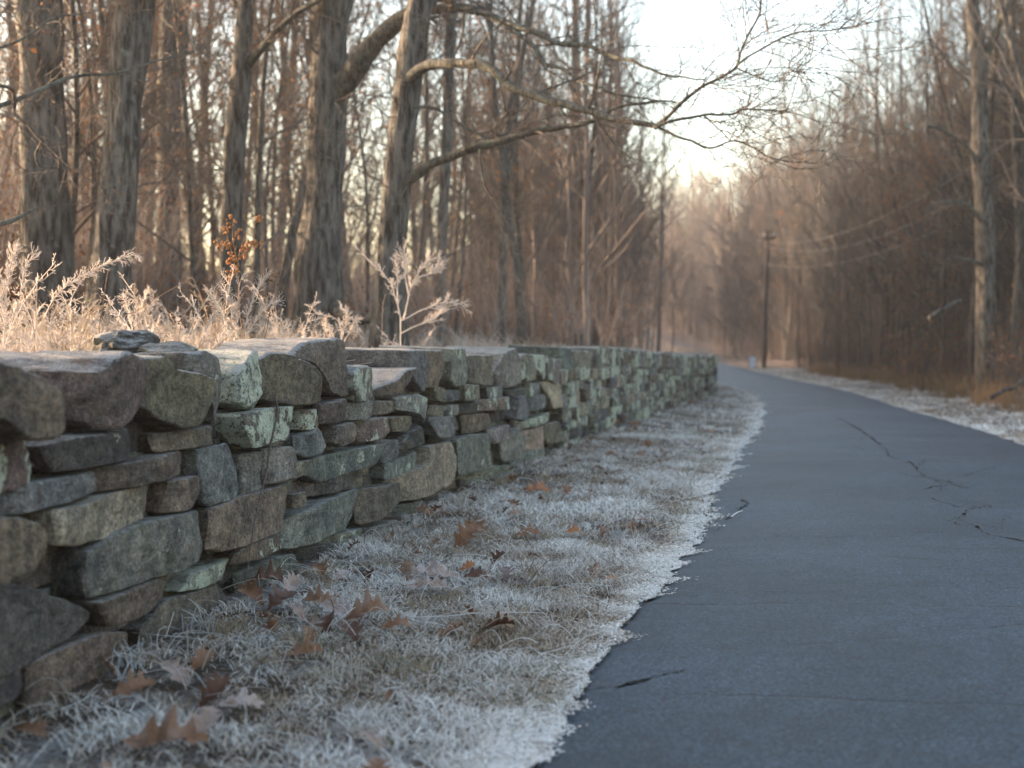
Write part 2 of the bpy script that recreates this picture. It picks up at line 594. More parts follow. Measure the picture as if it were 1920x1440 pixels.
# open cracks in the road, traced on its surface
def crack(pxs, w, seed):
    r = np.random.default_rng(seed)
    pts = []
    for (px, py) in pxs:
        Y = (EYE - 0.045) * FPX / (py - 640.0)
        pts.append(((px - 960.0) / FPX * Y, Y))
    p = spline(np.array(pts), 26 * len(pts))
    p = p + np.stack([n2(p[:, 0], p[:, 1], 9.0, seed, 4), n2(p[:, 0], p[:, 1], 9.0, seed + 5, 4)], 1) * 0.020 + np.stack([n2(p[:, 0], p[:, 1], 26.0, seed + 2, 3), n2(p[:, 0], p[:, 1], 26.0, seed + 7, 3)], 1) * 0.018
    tt = norm(np.gradient(p, axis=0))
    nn = np.stack([tt[:, 1], -tt[:, 0]], 1)
    f = np.sin(np.linspace(0.12, np.pi - 0.12, len(p))) ** 0.5
    hw = w * f * np.clip(0.25 + 1.5 * n2(p[:, 0], p[:, 1], 10.0, seed + 9, 4), 0.22, 1.6)
    a = p - nn * hw[:, None]
    b = p + nn * hw[:, None]
    V = np.stack([np.c_[a, road_z(a[:, 0], a[:, 1]) + 0.004], np.c_[b, road_z(b[:, 0], b[:, 1]) + 0.004]], 1)
    i = np.arange(len(p) * 2).reshape(-1, 2)
    q = np.stack([i[:-1, 0], i[:-1, 1], i[1:, 1], i[1:, 0]], -1)
    return V.reshape(-1, 3), q

CRACKS = [([(1105, 1277), (1180, 1268), (1235, 1258), (1280, 1247)], 0.016), ([(1200, 1240), (1240, 1247), (1275, 1246)], 0.006),
          ([(1362, 968), (1385, 952), (1398, 940), (1388, 928)], 0.02), ([(1385, 951), (1400, 945)], 0.014),
          ([(1570, 785), (1600, 800), (1622, 815), (1655, 838)], 0.03), ([(1660, 843), (1672, 860), (1705, 868), (1722, 888), (1738, 897)], 0.02),
          ([(1738, 897), (1772, 905), (1805, 910)], 0.016), ([(1700, 870), (1722, 875), (1735, 862)], 0.010), ([(1730, 920), (1760, 914), (1790, 912)], 0.014),
          ([(1740, 935), (1800, 955), (1850, 950)], 0.008), ([(1780, 981), (1800, 975), (1812, 962), (1840, 955), (1860, 951)], 0.018),
          ([(1800, 977), (1830, 990), (1848, 1004), (1895, 1013), (1990, 1030)], 0.013), ([(1240, 1108), (1330, 1108), (1400, 1104), (1520, 1110), (1640, 1100), (1800, 1101)], 0.0035),
          ([(1215, 1000), (1300, 1003), (1420, 1003), (1560, 1008), (1640, 1004), (1845, 1000)], 0.0045), ([(1590, 927), (1650, 930), (1700, 932)], 0.004)]
crk, crn = new_mat("open_crack")
gg = NT(crn)
gg.out(gg.mix(gg.ramp(gg.noise(gg.coord(), 30.0, 3, 0.6), 0.45, 0.6), (0.012, 0.013, 0.014), (0.03, 0.032, 0.018)), 0.95, None, 0.1)
mb = MB()
for k, (pts, w) in enumerate(CRACKS):
    v, q = crack(pts, w * 0.75, 50 + k)
    mb.add(v, q)
    if w > 0.01 and k > 2:                       # hairlines running off the open crack
        rr_ = np.random.default_rng(k)
        for _ in range(5):
            a_, b_ = pts[int(rr_.integers(0, len(pts)))]
            sc_k = (b_ - 640) / 300.0
            dx, dy = rr_.normal(0, 60), rr_.normal(0, 14) * sc_k
            v, q = crack([(a_, b_), (a_ + dx * 0.5, max(b_ + dy * 0.5 + rr_.normal(0, 4), 700)), (a_ + dx, max(b_ + dy, 700))], 0.0042, 500 + 10 * k + _)
            mb.add(v, q)
mb.build("crack", crk, road)

# ------------------------------------------------------------------ the dry stone wall
TONES_RAW = {'g': (0.190, 0.186, 0.176), 'b': (0.170, 0.138, 0.108), 't': (0.330, 0.275, 0.215), 'd': (0.085, 0.080, 0.072), 'p': (0.150, 0.120, 0.102),
         'o': (0.165, 0.145, 0.110), 'n': (0.205, 0.202, 0.172), 's': (0.165, 0.165, 0.165)}
TONES = {k_: (v_[0] * 0.84, v_[1] * 0.88, v_[2] * 0.96) for k_, v_ in TONES_RAW.items()}

def stone_mesh(mb, poly, off, depth, seed, tone, lich, frost=0.6, moss=0.0, M_=52, cap=False, rough=1.0, org_s=None):
    r = np.random.default_rng(seed)
    poly = np.asarray(poly, float)
    area = 0.5 * np.sum(poly[:, 0] * np.roll(poly[:, 1], -1) - np.roll(poly[:, 0], -1) * poly[:, 1])
    if area < 0:
        poly = poly[::-1]
    c0 = (poly.min(0) + poly.max(0)) / 2
    # cut the corners a little, then resample
    k = 0.045
    a = poly * (1 - k) + np.roll(poly, -1, 0) * k
    b = poly * k + np.roll(poly, -1, 0) * (1 - k)
    pp = np.stack([a, b], 1).reshape(-1, 2)
    d = np.linalg.norm(np.roll(pp, -1, 0) - pp, axis=1)
    cum = np.concatenate([[0], np.cumsum(d)])
    t = np.linspace(0, cum[-1], M_, endpoint=False)
    cl = np.vstack([pp, pp[:1]])
    out = np.stack([np.interp(t, cum, cl[:, 0]), np.interp(t, cum, cl[:, 1])], 1)
    size = math.sqrt(abs(area))
    edge = min(0.014, 0.07 * size) * r.uniform(0.6, 1.3)
    scales = [0.0, 0.14, 0.27, 0.39, 0.50, 0.60, 0.69, 0.77, 0.84, 0.90, 0.95]
    prof = [(s_, 0.0, 0.0) for s_ in scales]
    shr = 1 - edge * 0.9 / max(size * 0.5, 0.05)
    prof[-1] = (min(0.95, shr), 0.0, 0.4)
    prof += [(1 - (1 - min(0.95, shr)) * 0.35, -edge * 0.35, 1.0), (1.0, -edge * 1.1, 0.8)]
    nd = 7 if not cap else 12
    for q_ in range(1, nd + 1):
        f = q_ / nd
        prof.append((1.0 - (0.16 if not cap else 0.05) * f, -edge * 1.1 - (depth - edge) * f, 0.0))
    prof.append((0.0, -depth - 0.01, 0.0))
    sc = np.array([p_[0] for p_ in prof])
    dp = np.array([p_[1] for p_ in prof])
    eg = np.array([p_[2] for p_ in prof])
    K = len(prof)
    SZ = c0 + (out[None] - c0) * sc[:, None, None]
    D = np.broadcast_to(dp[:, None], (K, M_)).copy()
    front = (np.arange(K) < 13)[:, None]
    # face: a tilted, chipped plane
    tilt = r.normal(0, 0.05, 2) * rough
    rel = SZ - c0
    face = rel @ tilt
    for _ in range(4):
        ang = r.uniform(0, 2 * np.pi)
        dr = np.array([math.cos(ang), math.sin(ang)])
        lim = r.uniform(0.65, 1.2) * size * 0.5
        face = face - np.maximum(rel @ dr - lim, 0) * r.uniform(0.06, 0.45) * rough
    P3 = np.stack([SZ[..., 0], SZ[..., 1], D], -1)
    o3 = np.array([seed * 1.37, seed * 0.71, seed * 0.29])
    face = face + fbm(P3 * 8.0 + o3, 5, seed, 0.62) * 0.0085 * rough + fbm(P3 * np.array([8, 30, 8]) + o3, 3, seed + 3) * 0.004 * rough
    D = D + np.where(front, face, face * np.clip(1 + D / 0.15, 0, 1))
    # sides: ragged beds
    rad = norm(rel + 1e-6)
    sn = fbm(P3 * 11.0 + o3 + 5, 5, seed + 11, 0.62) * 0.0065 + fbm(P3 * np.array([6, 40, 6]) + o3, 4, seed + 13) * 0.0035
    sn = np.clip(sn, -0.03, 0.012) * min(1.0, size / 0.22)
    wgt = np.clip(sc / 0.95, 0, 1)[:, None] ** 6
    SZ = SZ + rad * (sn * wgt * rough)[..., None]
    S_ = SZ[..., 0]
    Z_ = SZ[..., 1]
    if cap:
        back = np.clip(-D / depth, 0, 1)
        Z_ = Z_ + back * r.uniform(-0.01, 0.035)
        S_ = S_ + back * r.normal(0, 0.05)
    p2 = wall_p(S_)
    n2_ = wall_n(S_)
    XY = p2 + n2_ * (off + D)[..., None]
    V = np.concatenate([XY, Z_[..., None]], -1)
    idx = np.arange(K * M_).reshape(K, M_)
    nx = np.roll(idx, -1, 1)
    q = np.stack([idx[:-1], idx[1:], nx[1:], nx[:-1]], -1).reshape(-1, 4)
    col = np.array(TONES[tone]) * r.uniform(0.85, 1.15) * (1 + r.normal(0, 0.04, 3))
    mb.add(V.reshape(-1, 3), q[:, ::-1], None, col, lichen=lich, frost=frost, moss=moss, edge=np.repeat(eg, M_))

BASE_S = wall_s_at_y(9.0)
wall = thing("stone_wall", (*wall_p(np.array(wall_s_at_y(9.0))), 0.0),
             "long grey dry stone wall with frosted upright capstones beside the lane", "wall")

# front outlines of the stones one can tell apart: (outline in the photograph, tone, lichen, set-out, depth)
CAPS = [
 ([(-75,668),(0,678),(35,687),(75,703),(107,727),(128,742),(138,767),(143,806),(120,822),(80,828),(45,818),(10,788),(-75,772)],'o',.12,.16,.55),
 ([(215,672),(245,661),(280,671),(290,700),(285,735),(270,775),(255,796),(225,806),(205,803),(193,790),(190,740),(195,697)],'p',.0,.05,.72),
 ([(287,672),(315,668),(330,690),(365,699),(395,712),(410,726),(406,790),(375,800),(340,803),(268,756),(285,735)],'o',.12,.03,.5),
 ([(370,660),(400,659),(415,668),(418,720),(412,797),(404,792),(400,725),(372,700)],'g',.3,-.03,.6),
 ([(452,700),(470,668),(496,655),(495,700),(488,740),(480,768),(465,768),(447,756)],'g',.8,.0,.75),
 ([(497,682),(520,661),(545,664),(580,680),(600,700),(616,735),(622,753),(600,759),(560,760),(520,752),(490,746),(492,705)],'b',.15,.03,.45),
 ([(560,668),(585,642),(610,636),(640,634),(660,637),(664,662),(660,700),(655,740),(640,746),(622,736),(608,700),(590,680)],'p',.0,-.02,.55),
 ([(661,700),(668,688),(700,687),(716,692),(718,712),(715,735),(700,745),(690,753),(668,754),(662,724)],'n',.55,.02,.6),
 ([(762,694),(785,688),(772,712),(746,744),(726,744),(744,716)],'b',.25,.03,.62),
 ([(773,657),(802,655),(806,676),(801,725),(795,737),(781,712),(774,687)],'s',.1,-.02,.7),
 ([(803,657),(828,656),(837,676),(831,700),(822,726),(803,728),(801,700)],'b',.15,-.01,.6),
 ([(847,654),(875,653),(883,663),(885,683),(880,714),(874,722),(854,727),(847,712),(845,676)],'n',.35,.03,.6),
 ([(882,665),(931,665),(939,682),(935,718),(920,724),(885,718)],'b',.05,.02,.5),
 ([(948,662),(967,651),(974,676),(977,718),(965,723),(948,730),(940,700)],'g',.25,.0,.65),
 ([(985,663),(1000,664),(1007,694),(1006,711),(992,717),(979,710),(977,685)],'n',.4,.01,.6),
 ([(1004,664),(1027,667),(1029,710),(1021,716),(1009,697)],'n',.8,.02,.6),
 ([(1031,672),(1055,674),(1052,708),(1044,721),(1032,710)],'g',.45,.03,.55),
 ([(1057,650),(1070,652),(1075,695),(1059,698)],'s',.3,-.01,.65),
 ([(1077,656),(1120,660),(1122,690),(1085,697)],'n',.35,.0,.6),
]
STONES = [
 ([(-45,824),(54,822),(62,850),(67,876),(60,910),(20,916),(-45,932)],'p',.55,.0),
 ([(98,835),(140,821),(230,809),(298,796),(306,818),(303,850),(200,871),(115,888),(104,862)],'d',.28,.0),
 ([(308,815),(340,808),(400,800),(447,796),(450,806),(432,828),(380,838),(311,849)],'b',.2,.02),
 ([(470,776),(510,766),(560,761),(571,789),(560,822),(512,831),(478,842),(471,808)],'p',.7,.05),
 ([(570,770),(597,767),(600,797),(588,806),(570,807)],'b',.5,.0),
 ([(613,757),(655,747),(658,766),(655,789),(625,796),(612,796)],'p',.05,.02),
 ([(660,756),(704,751),(707,780),(685,787),(660,789)],'g',.4,.0),
 ([(707,751),(756,752),(760,768),(709,781)],'b',.12,.0),
 ([(761,746),(790,740),(805,745),(812,760),(806,792),(798,795),(789,776),(765,770)],'n',.55,.05),
 ([(-45,922),(0,920),(66,906),(182,881),(189,920),(130,943),(47,964),(0,974),(-45,982)],'s',.18,.0),
 ([(196,882),(300,856),(372,843),(377,852),(374,886),(300,906),(240,919),(200,930),(192,905)],'p',.0,.035),
 ([(378,842),(429,831),(456,922),(450,931),(399,952),(391,943),(376,886)],'s',.1,.0),
 ([(461,850),(499,842),(508,893),(500,916),(461,929)],'g',.0,.02),
 ([(506,841),(551,836),(557,863),(553,898),(512,908),(507,897)],'g',.12,.02),
 ([(571,818),(604,799),(617,834),(607,849),(581,860),(572,850)],'s',.1,.03),
 ([(638,798),(672,791),(674,826),(642,839),(632,831)],'p',.0,.04),
 ([(681,789),(730,781),(732,809),(717,822),(689,831)],'p',.35,.0),
 ([(733,782),(770,779),(786,769),(786,791),(771,808),(741,811)],'o',.2,.04),
 ([(771,809),(814,794),(816,819),(782,839),(751,848)],'d',.3,.0),
 ([(97,957),(160,945),(180,934),(262,913),(307,911),(291,974),(216,1003),(139,1026),(99,1022)],'t',.05,.02),
 ([(322,900),(371,891),(378,919),(369,955),(320,963)],'b',.1,.01),
 ([(405,956),(459,931),(553,905),(549,950),(528,996),(469,1021),(424,1038),(402,1030)],'b',.08,.025),
 ([(588,862),(651,845),(709,832),(714,838),(704,868),(651,888),(608,905),(579,887)],'n',.3,.03),
 ([(555,868),(585,862),(578,888),(556,902)],'n',.2,.0),
 ([(716,826),(745,823),(749,837),(743,856),(726,871),(720,852)],'s',.25,.0),
 ([(588,906),(670,884),(694,886),(689,909),(636,923),(586,938)],'p',.1,.0),
 ([(554,927),(580,922),(579,948),(553,955)],'b',.2,.02),
 ([(722,869),(801,841),(809,860),(752,892),(718,903)],'n',.45,.0),
 ([(762,892),(806,871),(810,836),(846,826),(857,856),(854,905),(811,929),(766,944),(757,923)],'t',.1,.02),
 ([(858,825),(888,814),(930,812),(946,842),(944,863),(922,880),(861,893),(859,861)],'n',.2,.02),
 ([(928,806),(956,795),(958,821),(933,833)],'n',.3,.03),
 ([(945,829),(974,801),(984,820),(980,857),(949,867)],'n',.3,.02),
 ([(985,809),(1029,795),(1034,827),(1018,842),(985,846)],'t',.15,.0),
 ([(1030,795),(1048,790),(1057,824),(1035,835)],'o',.15,.01),
 ([(817,723),(834,727),(836,756),(820,752)],'b',.2,.0),
 ([(837,730),(869,732),(869,750),(839,754)],'s',.2,.0),
 ([(871,720),(911,722),(912,748),(876,752)],'n',.4,.03),
 ([(913,726),(944,725),(959,737),(957,745),(914,748)],'g',.4,.0),
 ([(811,760),(841,762),(841,784),(811,782)],'o',.3,.0),
 ([(845,760),(862,758),(866,777),(843,784)],'n',.5,.02),
 ([(868,760),(909,752),(909,771),(872,777)],'d',.3,.0),
 ([(812,782),(869,782),(877,805),(873,818),(822,823),(817,801)],'s',.0,.03),
 ([(874,778),(929,775),(927,799),(894,810),(880,814)],'b',.15,.0),
 ([(911,750),(961,743),(959,767),(948,769),(912,771)],'b',.4,.0),
 ([(964,732),(991,726),(993,739),(968,745)],'d',.2,.03),
 ([(998,718),(1012,718),(1017,737),(998,745)],'s',.5,.02),
 ([(974,743),(995,741),(997,777),(983,790),(972,786)],'s',.1,.02),
 ([(1023,715),(1057,715),(1061,760),(1037,767),(1031,741)],'t',.1,.03),
 ([(998,745),(1021,739),(1032,752),(1029,763),(998,773)],'s',.35,.0),
 ([(987,790),(1034,773),(1032,788),(988,808)],'n',.6,.02),
 ([(-40,968),(40,967),(80,979),(98,1004),(95,1036),(75,1066),(45,1083),(10,1097),(-40,1086)],'b',.08,.08),
 ([(178,1034),(215,1004),(291,976),(398,956),(402,991),(398,1041),(330,1076),(260,1096),(180,1126),(170,1090)],'g',.12,.03),
 ([(-50,1101),(30,1095),(133,1124),(187,1149),(167,1178),(56,1247),(0,1272),(-50,1292)],'d',.05,.06),
 ([(180,1131),(250,1103),(343,1071),(318,1123),(270,1159),(208,1178),(190,1146)],'p',.03,.02),
 ([(362,1076),(455,1041),(446,1075),(430,1086),(370,1106),(332,1110)],'n',.6,.0),
 ([(317,1121),(437,1091),(448,1149),(401,1168),(277,1232),(270,1181)],'o',.1,-.02),
 ([(55,1244),(200,1186),(268,1185),(266,1236),(200,1284),(62,1330)],'b',.2,.03),
 ([(-50,1292),(10,1276),(45,1301),(62,1341),(50,1362),(-50,1405)],'o',.1,.0),
 ([(474,1021),(532,1002),(540,1015),(530,1031),(460,1062),(462,1040)],'o',.3,.02),
 ([(540,986),(607,941),(677,915),(683,931),(683,985),(617,1008),(569,1031),(540,1031),(535,1011)],'g',.08,.035),
 ([(470,1075),(525,1043),(572,1038),(569,1082),(520,1100),(470,1122)],'n',.2,.0),
 ([(690,920),(752,903),(752,937),(726,968),(690,985)],'b',.1,.02),
 ([(622,1006),(689,987),(694,1002),(681,1017),(620,1040)],'n',.35,.0),
 ([(701,991),(756,974),(752,998),(700,1018)],'n',.2,.01),
 ([(744,952),(794,937),(820,944),(792,975),(749,978)],'n',.3,.0),
 ([(977,850),(1034,837),(1038,853),(997,876),(976,880)],'n',.35,.0),
 ([(862,896),(930,872),(975,872),(940,903),(860,920)],'n',.2,.0),
 ([(575,1030),(630,1018),(650,1028),(600,1065),(574,1068)],'d',.2,.0),
]
TONE_WORDS = {'g': 'grey', 'b': 'brown', 't': 'tan', 'd': 'dark', 'p': 'purple brown', 'o': 'olive', 'n': 'grey green', 's': 'blue grey'}

for k, (pl, tn, li, of, dep) in enumerate(CAPS):
    pl = np.array(pl, float)
    s_, z_ = pix_to_wall(pl[:, 0], pl[:, 1], of)
    mb = MB()
    stone_mesh(mb, np.stack([s_, z_], 1), of, dep, 100 + k, tn, li, 1.0, 0.25, 84, True, 1.0)
    o = mb.build("capstone", M['stone'], wall)
    if li > 0.5:
        o["label"] = "capstone crusted with pale green lichen"
    elif k == 1:
        o["label"] = "long dark purple brown capstone slab with frosted top"
# the rounded stone lying on the back of the wall top
def boulder(name, ctr, rad, seed, tone, lich, parent):
    n, m_ = 22, 34
    th = np.linspace(0.001, np.pi - 0.001, n)[:, None]
    ph = np.linspace(0, 2 * np.pi, m_, endpoint=False)[None, :]
    d = np.stack([np.sin(th) * np.cos(ph), np.sin(th) * np.sin(ph), np.cos(th) * np.ones_like(ph)], -1)
    r = 1 + fbm(d * 1.6 + seed, 4, seed) * 0.22
    V = np.array(ctr) + d * r[..., None] * np.array(rad)
    i = np.arange(n * m_).reshape(n, m_)
    nx = np.roll(i, -1, 1)
    q = np.stack([i[:-1], i[1:], nx[1:], nx[:-1]], -1).reshape(-1, 4)
    mb = MB()
    mb.add(V.reshape(-1, 3), q, None, TONES[tone], lichen=lich, frost=0.8, moss=0.2, edge=0.0)
    return mb.build(name, M['stone'], parent)
o = boulder("capstone", W(232, 655, 6.35), (0.16, 0.22, 0.10), 7, 'd', 0.1, wall)
o["label"] = "dark rounded stone perched on the back of the wall top"
boulder("capstone", W(318, 668, 6.3), (0.14, 0.25, 0.07), 17, 'o', 0.4, wall)
boulder("capstone", W(545, 662, 8.9), (0.13, 0.25, 0.08), 27, 'b', 0.05, wall)

for k, (pl, tn, li, of) in enumerate(STONES):
    pl = np.array(pl, float)
    of = of + (0.0, 0.02, -0.02, 0.028, -0.008)[k % 5]
    s_, z_ = pix_to_wall(pl[:, 0], pl[:, 1], of)
    c = np.array([s_.mean(), z_.mean()])
    poly = c + (np.stack([s_, z_], 1) - c) * 1.0
    mb = MB()
    stone_mesh(mb, poly, of, 0.33, 300 + k, tn, li, 0.55, 0.35 if z_.mean() < 0.7 else 0.15, 72, False, 1.0)
    o = mb.build("stone", M['stone'], wall)
    if li >= 0.55:
        o["label"] = "%s wall stone crusted with pale green lichen" % TONE_WORDS[tn]

# the courses beyond, packed by rule
def course_stones(s0, s1, z0, z1, wmin, wmax, r, gap=0.012):
    s = s0
    out = []
    while s < s1:
        w = r.uniform(wmin, wmax)
        a, b = s + gap * r.uniform(0.2, 1), s + w - gap * r.uniform(0.2, 1)
        j = lambda q: r.normal(0, q)
        h = z1 - z0
        poly = [(a + j(.012), z0 + gap * .5 + j(.008)), ((a + b) / 2 + j(.03), z0 + gap * .4 + j(.008)), (b + j(.012), z0 + gap * .5 + j(.01)),
                (b + j(.02), (z0 + z1) / 2 + j(.02)), (b + j(.015), z1 - gap * .5 + j(.012)), ((a + b) / 2 + j(.03), z1 - gap * .3 + j(.012)),
                (a + j(.015), z1 - gap * .5 + j(.012)), (a + j(.02), (z0 + z1) / 2 + j(.02))]
        out.append(np.array(poly))
        s += w
    return out

r = np.random.default_rng(77)
rest = MB()
sA, sB = wall_s_at_y(15.2), wall_s_at_y(47.0)
n_part = 0
def top_z(s):
    return 1.23 - 0.26 * ss(wall_s_at_y(15.5), wall_s_at_y(31), s)
zb = [-0.12, 0.12, 0.27, 0.40, 0.54, 0.70, 0.83, 0.96]
for ci in range(7):
    for poly in course_stones(sA + r.uniform(-0.25, 0.1), sB, 0, 1, 0.18, 0.58, r):
        f = poly[:, 0].mean()
        drift = 0.02 * math.sin(f * 1.7 + ci) + 0.015 * math.sin(f * 0.6 + 2 * ci)
        sc = (top_z(f) - 0.25) / 0.98
        z0_, z1_ = zb[ci] * sc + drift, zb[ci + 1] * sc + 0.02 * math.sin(f * 1.7 + ci + 1) + 0.015 * math.sin(f * 0.6 + 2 * ci + 2)
        pl = poly.copy()
        pl[:, 1] = z0_ + (z1_ - z0_) * poly[:, 1]
        tn = r.choice(list('gggbtpondnnss'))
        li = r.choice([0.1, 0.3, 0.45, 0.6, 0.75])
        if n_part < 26 and f < wall_s_at_y(19.0):
            mb = MB()
            stone_mesh(mb, pl, r.normal(0.012, 0.025), 0.3, int(r.integers(1e5)), tn, li, 0.55, 0.15, 28)
            mb.build("stone", M['stone'], wall)
            n_part += 1
        else:
            stone_mesh(rest, pl, r.normal(0.012, 0.025), 0.3, int(r.integers(1e5)), tn, li, 0.55, 0.15, 18)
for poly in course_stones(wall_s_at_y(17.35), sB, 0, 1, 0.13, 0.36, r):
    f = poly[:, 0].mean()
    pl = poly.copy()
    zt = top_z(f) + r.normal(0, 0.022)
    pl[:, 1] = top_z(f) - 0.27 + (zt - top_z(f) + 0.27) * poly[:, 1]
    mb = MB()
    stone_mesh(mb, pl, r.normal(0.0, 0.03), r.uniform(0.5, 0.7), int(r.integers(1e5)), r.choice(list('ggnnsbo')), r.choice([.1, .3, .5, .7]), 1.0, 0.1, 26, True)
    mb.build("capstone", M['stone'], wall) if f < wall_s_at_y(40) else None
# near end of the wall, outside the frame, and small pinning stones set back in the joints
for ci in range(7):
    for poly in course_stones(wall_s_at_y(-2.0), wall_s_at_y(4.1), 0, 1, 0.22, 0.6, r):
        pl = poly.copy()
        pl[:, 1] = zb[ci] + (zb[ci + 1] - zb[ci]) * poly[:, 1]
        stone_mesh(rest, pl, r.normal(0, 0.02), 0.3, int(r.integers(1e5)), r.choice(list('ggbpdos')), 0.15, 0.5, 0.2, 22)
    for poly in course_stones(wall_s_at_y(4.1), wall_s_at_y(15.4), 0, 1, 0.2, 0.5, r, 0.004):
        pl = poly.copy()
        pl[:, 1] = zb[ci] + (zb[ci + 1] - zb[ci]) * poly[:, 1]
        stone_mesh(rest, pl, -0.12 + r.normal(0, 0.012), 0.2, int(r.integers(1e5)), r.choice(list('gddbdo')), 0.15, 0.4, 0.3, 18)  # mostly dark tones, so the colour deepens the shade in the joints
for poly in course_stones(wall_s_at_y(-2.0), wall_s_at_y(3.95), 0, 1, 0.2, 0.45, r):
    pl = poly.copy()
    pl[:, 1] = 0.97 + 0.25 * poly[:, 1]
    stone_mesh(rest, pl, 0.0, 0.6, int(r.integers(1e5)), r.choice(list('ggbpdos')), 0.2, 1.0, 0.2, 24, True)
rs = rest.build("rubble_stones", M['stone'], wall)
rs["kind"] = "stuff"
# packed rubble inside
sc_ = np.arange(0.2, sB, 0.1)
zc = np.linspace(-0.15, 1.0, 12)
S2, Z2 = np.meshgrid(sc_, zc)
topc = np.where(S2 < sA, 1.0, (top_z(S2) - 0.24))
Zc = -0.15 + (Z2 + 0.15) / 1.15 * (topc + 0.15)
oc = -0.19 + n2(S2, Zc, 6.0, 41) * 0.02
fr_ = np.concatenate([wall_p(S2) + wall_n(S2) * oc[..., None], Zc[..., None]], -1)
ob = -0.55 + n2(S2, Zc, 5.0, 43) * 0.02
bk_ = np.concatenate([wall_p(S2) + wall_n(S2) * ob[..., None], Zc[..., None]], -1)
grid = np.concatenate([fr_, bk_[::-1]], 0)
i = np.arange(grid.shape[0] * grid.shape[1]).reshape(grid.shape[:2])
q = np.stack([i[:-1, :-1], i[:-1, 1:], i[1:, 1:], i[1:, :-1]], -1).reshape(-1, 4)
mb = MB()
mb.add(grid.reshape(-1, 3), q, None, (0.05, 0.046, 0.042), lichen=0.0, frost=0.2, moss=0.2, edge=0.0)
mb.build("rubble_core", M['stone'], wall)
# ------------------------------------------------------------------ bare trees
def spawn(P, R, m, t0, t1, ang, lenr, K, r, up=0.15, wob=0.12, rr=0.55, rmin=0.002, taper=0.25, lens=None):
    """m children on every parent polyline"""
    N, KP, _ = P.shape
    t = (np.linspace(t0, t1, m)[None, :] + r.uniform(-0.5, 0.5, (N, m)) * (t1 - t0) / m).clip(0.02, 0.99)
    f = t * (KP - 1)
    i = np.minimum(f.astype(int), KP - 2)
    w = (f - i)[..., None]
    n_ = np.arange(N)[:, None]
    A, B = P[n_, i], P[n_, i + 1]
    base = A * (1 - w) + B * w
    tan = norm(B - A)
    rad = R[n_, i] * (1 - w[..., 0]) + R[n_, i + 1] * w[..., 0]
    plen = np.linalg.norm(np.diff(P, axis=1), axis=2).sum(1)[:, None]
    rv = norm(r.normal(0, 1, (N, m, 3)))
    perp = norm(np.cross(tan, rv))
    a = ang * r.uniform(0.7, 1.25, (N, m))[..., None]
    d = norm(tan * np.cos(a) + perp * np.sin(a) + np.array([0, 0, up]))
    L_ = plen * lenr * (1.15 - 0.75 * t) * r.uniform(0.65, 1.25, (N, m))
    if lens is not None:
        L_ = lens * r.uniform(0.5, 1.3, (N, m))
    base, d, L_, rad = base.reshape(-1, 3), d.reshape(-1, 3), L_.reshape(-1), rad.reshape(-1)
    Q = np.empty((len(d), K, 3))
    Q[:, 0] = base
    for k in range(1, K):
        Q[:, k] = Q[:, k - 1] + d * (L_ / (K - 1))[:, None]
        d = norm(d + r.normal(0, wob, d.shape) + np.array([0, 0, up * 0.35]))
    r0 = np.maximum(rad * rr * r.uniform(0.7, 1.1, len(rad)), rmin)
    RR_ = np.maximum(r0[:, None] * np.linspace(1, taper, K)[None, :], rmin * 0.7)
    return Q, RR_

def leaf_quads(P, n, size, r, droop=0.3):
    """small dry leaves still hanging on twigs"""
    N, K, _ = P.shape
    i = r.integers(0, N, n)
    k = r.integers(1, K, n)
    c = P[i, k] + r.normal(0, 0.01, (n, 3))
    a = norm(r.normal(0, 1, (n, 3)) + np.array([0, 0, -droop]))
    b = norm(np.cross(a, r.normal(0, 1, (n, 3))))
    s = size * r.uniform(0.6, 1.3, n)[:, None]
    V = np.stack([c, c + a * s * 0.5 + b * s * 0.3, c + a * s, c + a * s * 0.5 - b * s * 0.3], 1).reshape(-1, 3)
    q = np.arange(n * 4).reshape(-1, 4)
    return V, q

LEAFTINT = np.array([(0.27, 0.13, 0.055), (0.22, 0.10, 0.045), (0.33, 0.17, 0.08), (0.16, 0.075, 0.04)])

def twigs_on(mb, P, R, r, levels, S=(5, 4, 3, 3)):
    last = P
    lr = R
    for k, kw in enumerate(levels):
        last, lr = spawn(last, lr, r=r, **kw)
        v, q = tubes(last, lr, S[min(k, len(S) - 1)])
        mb.add(v, q)
    return last

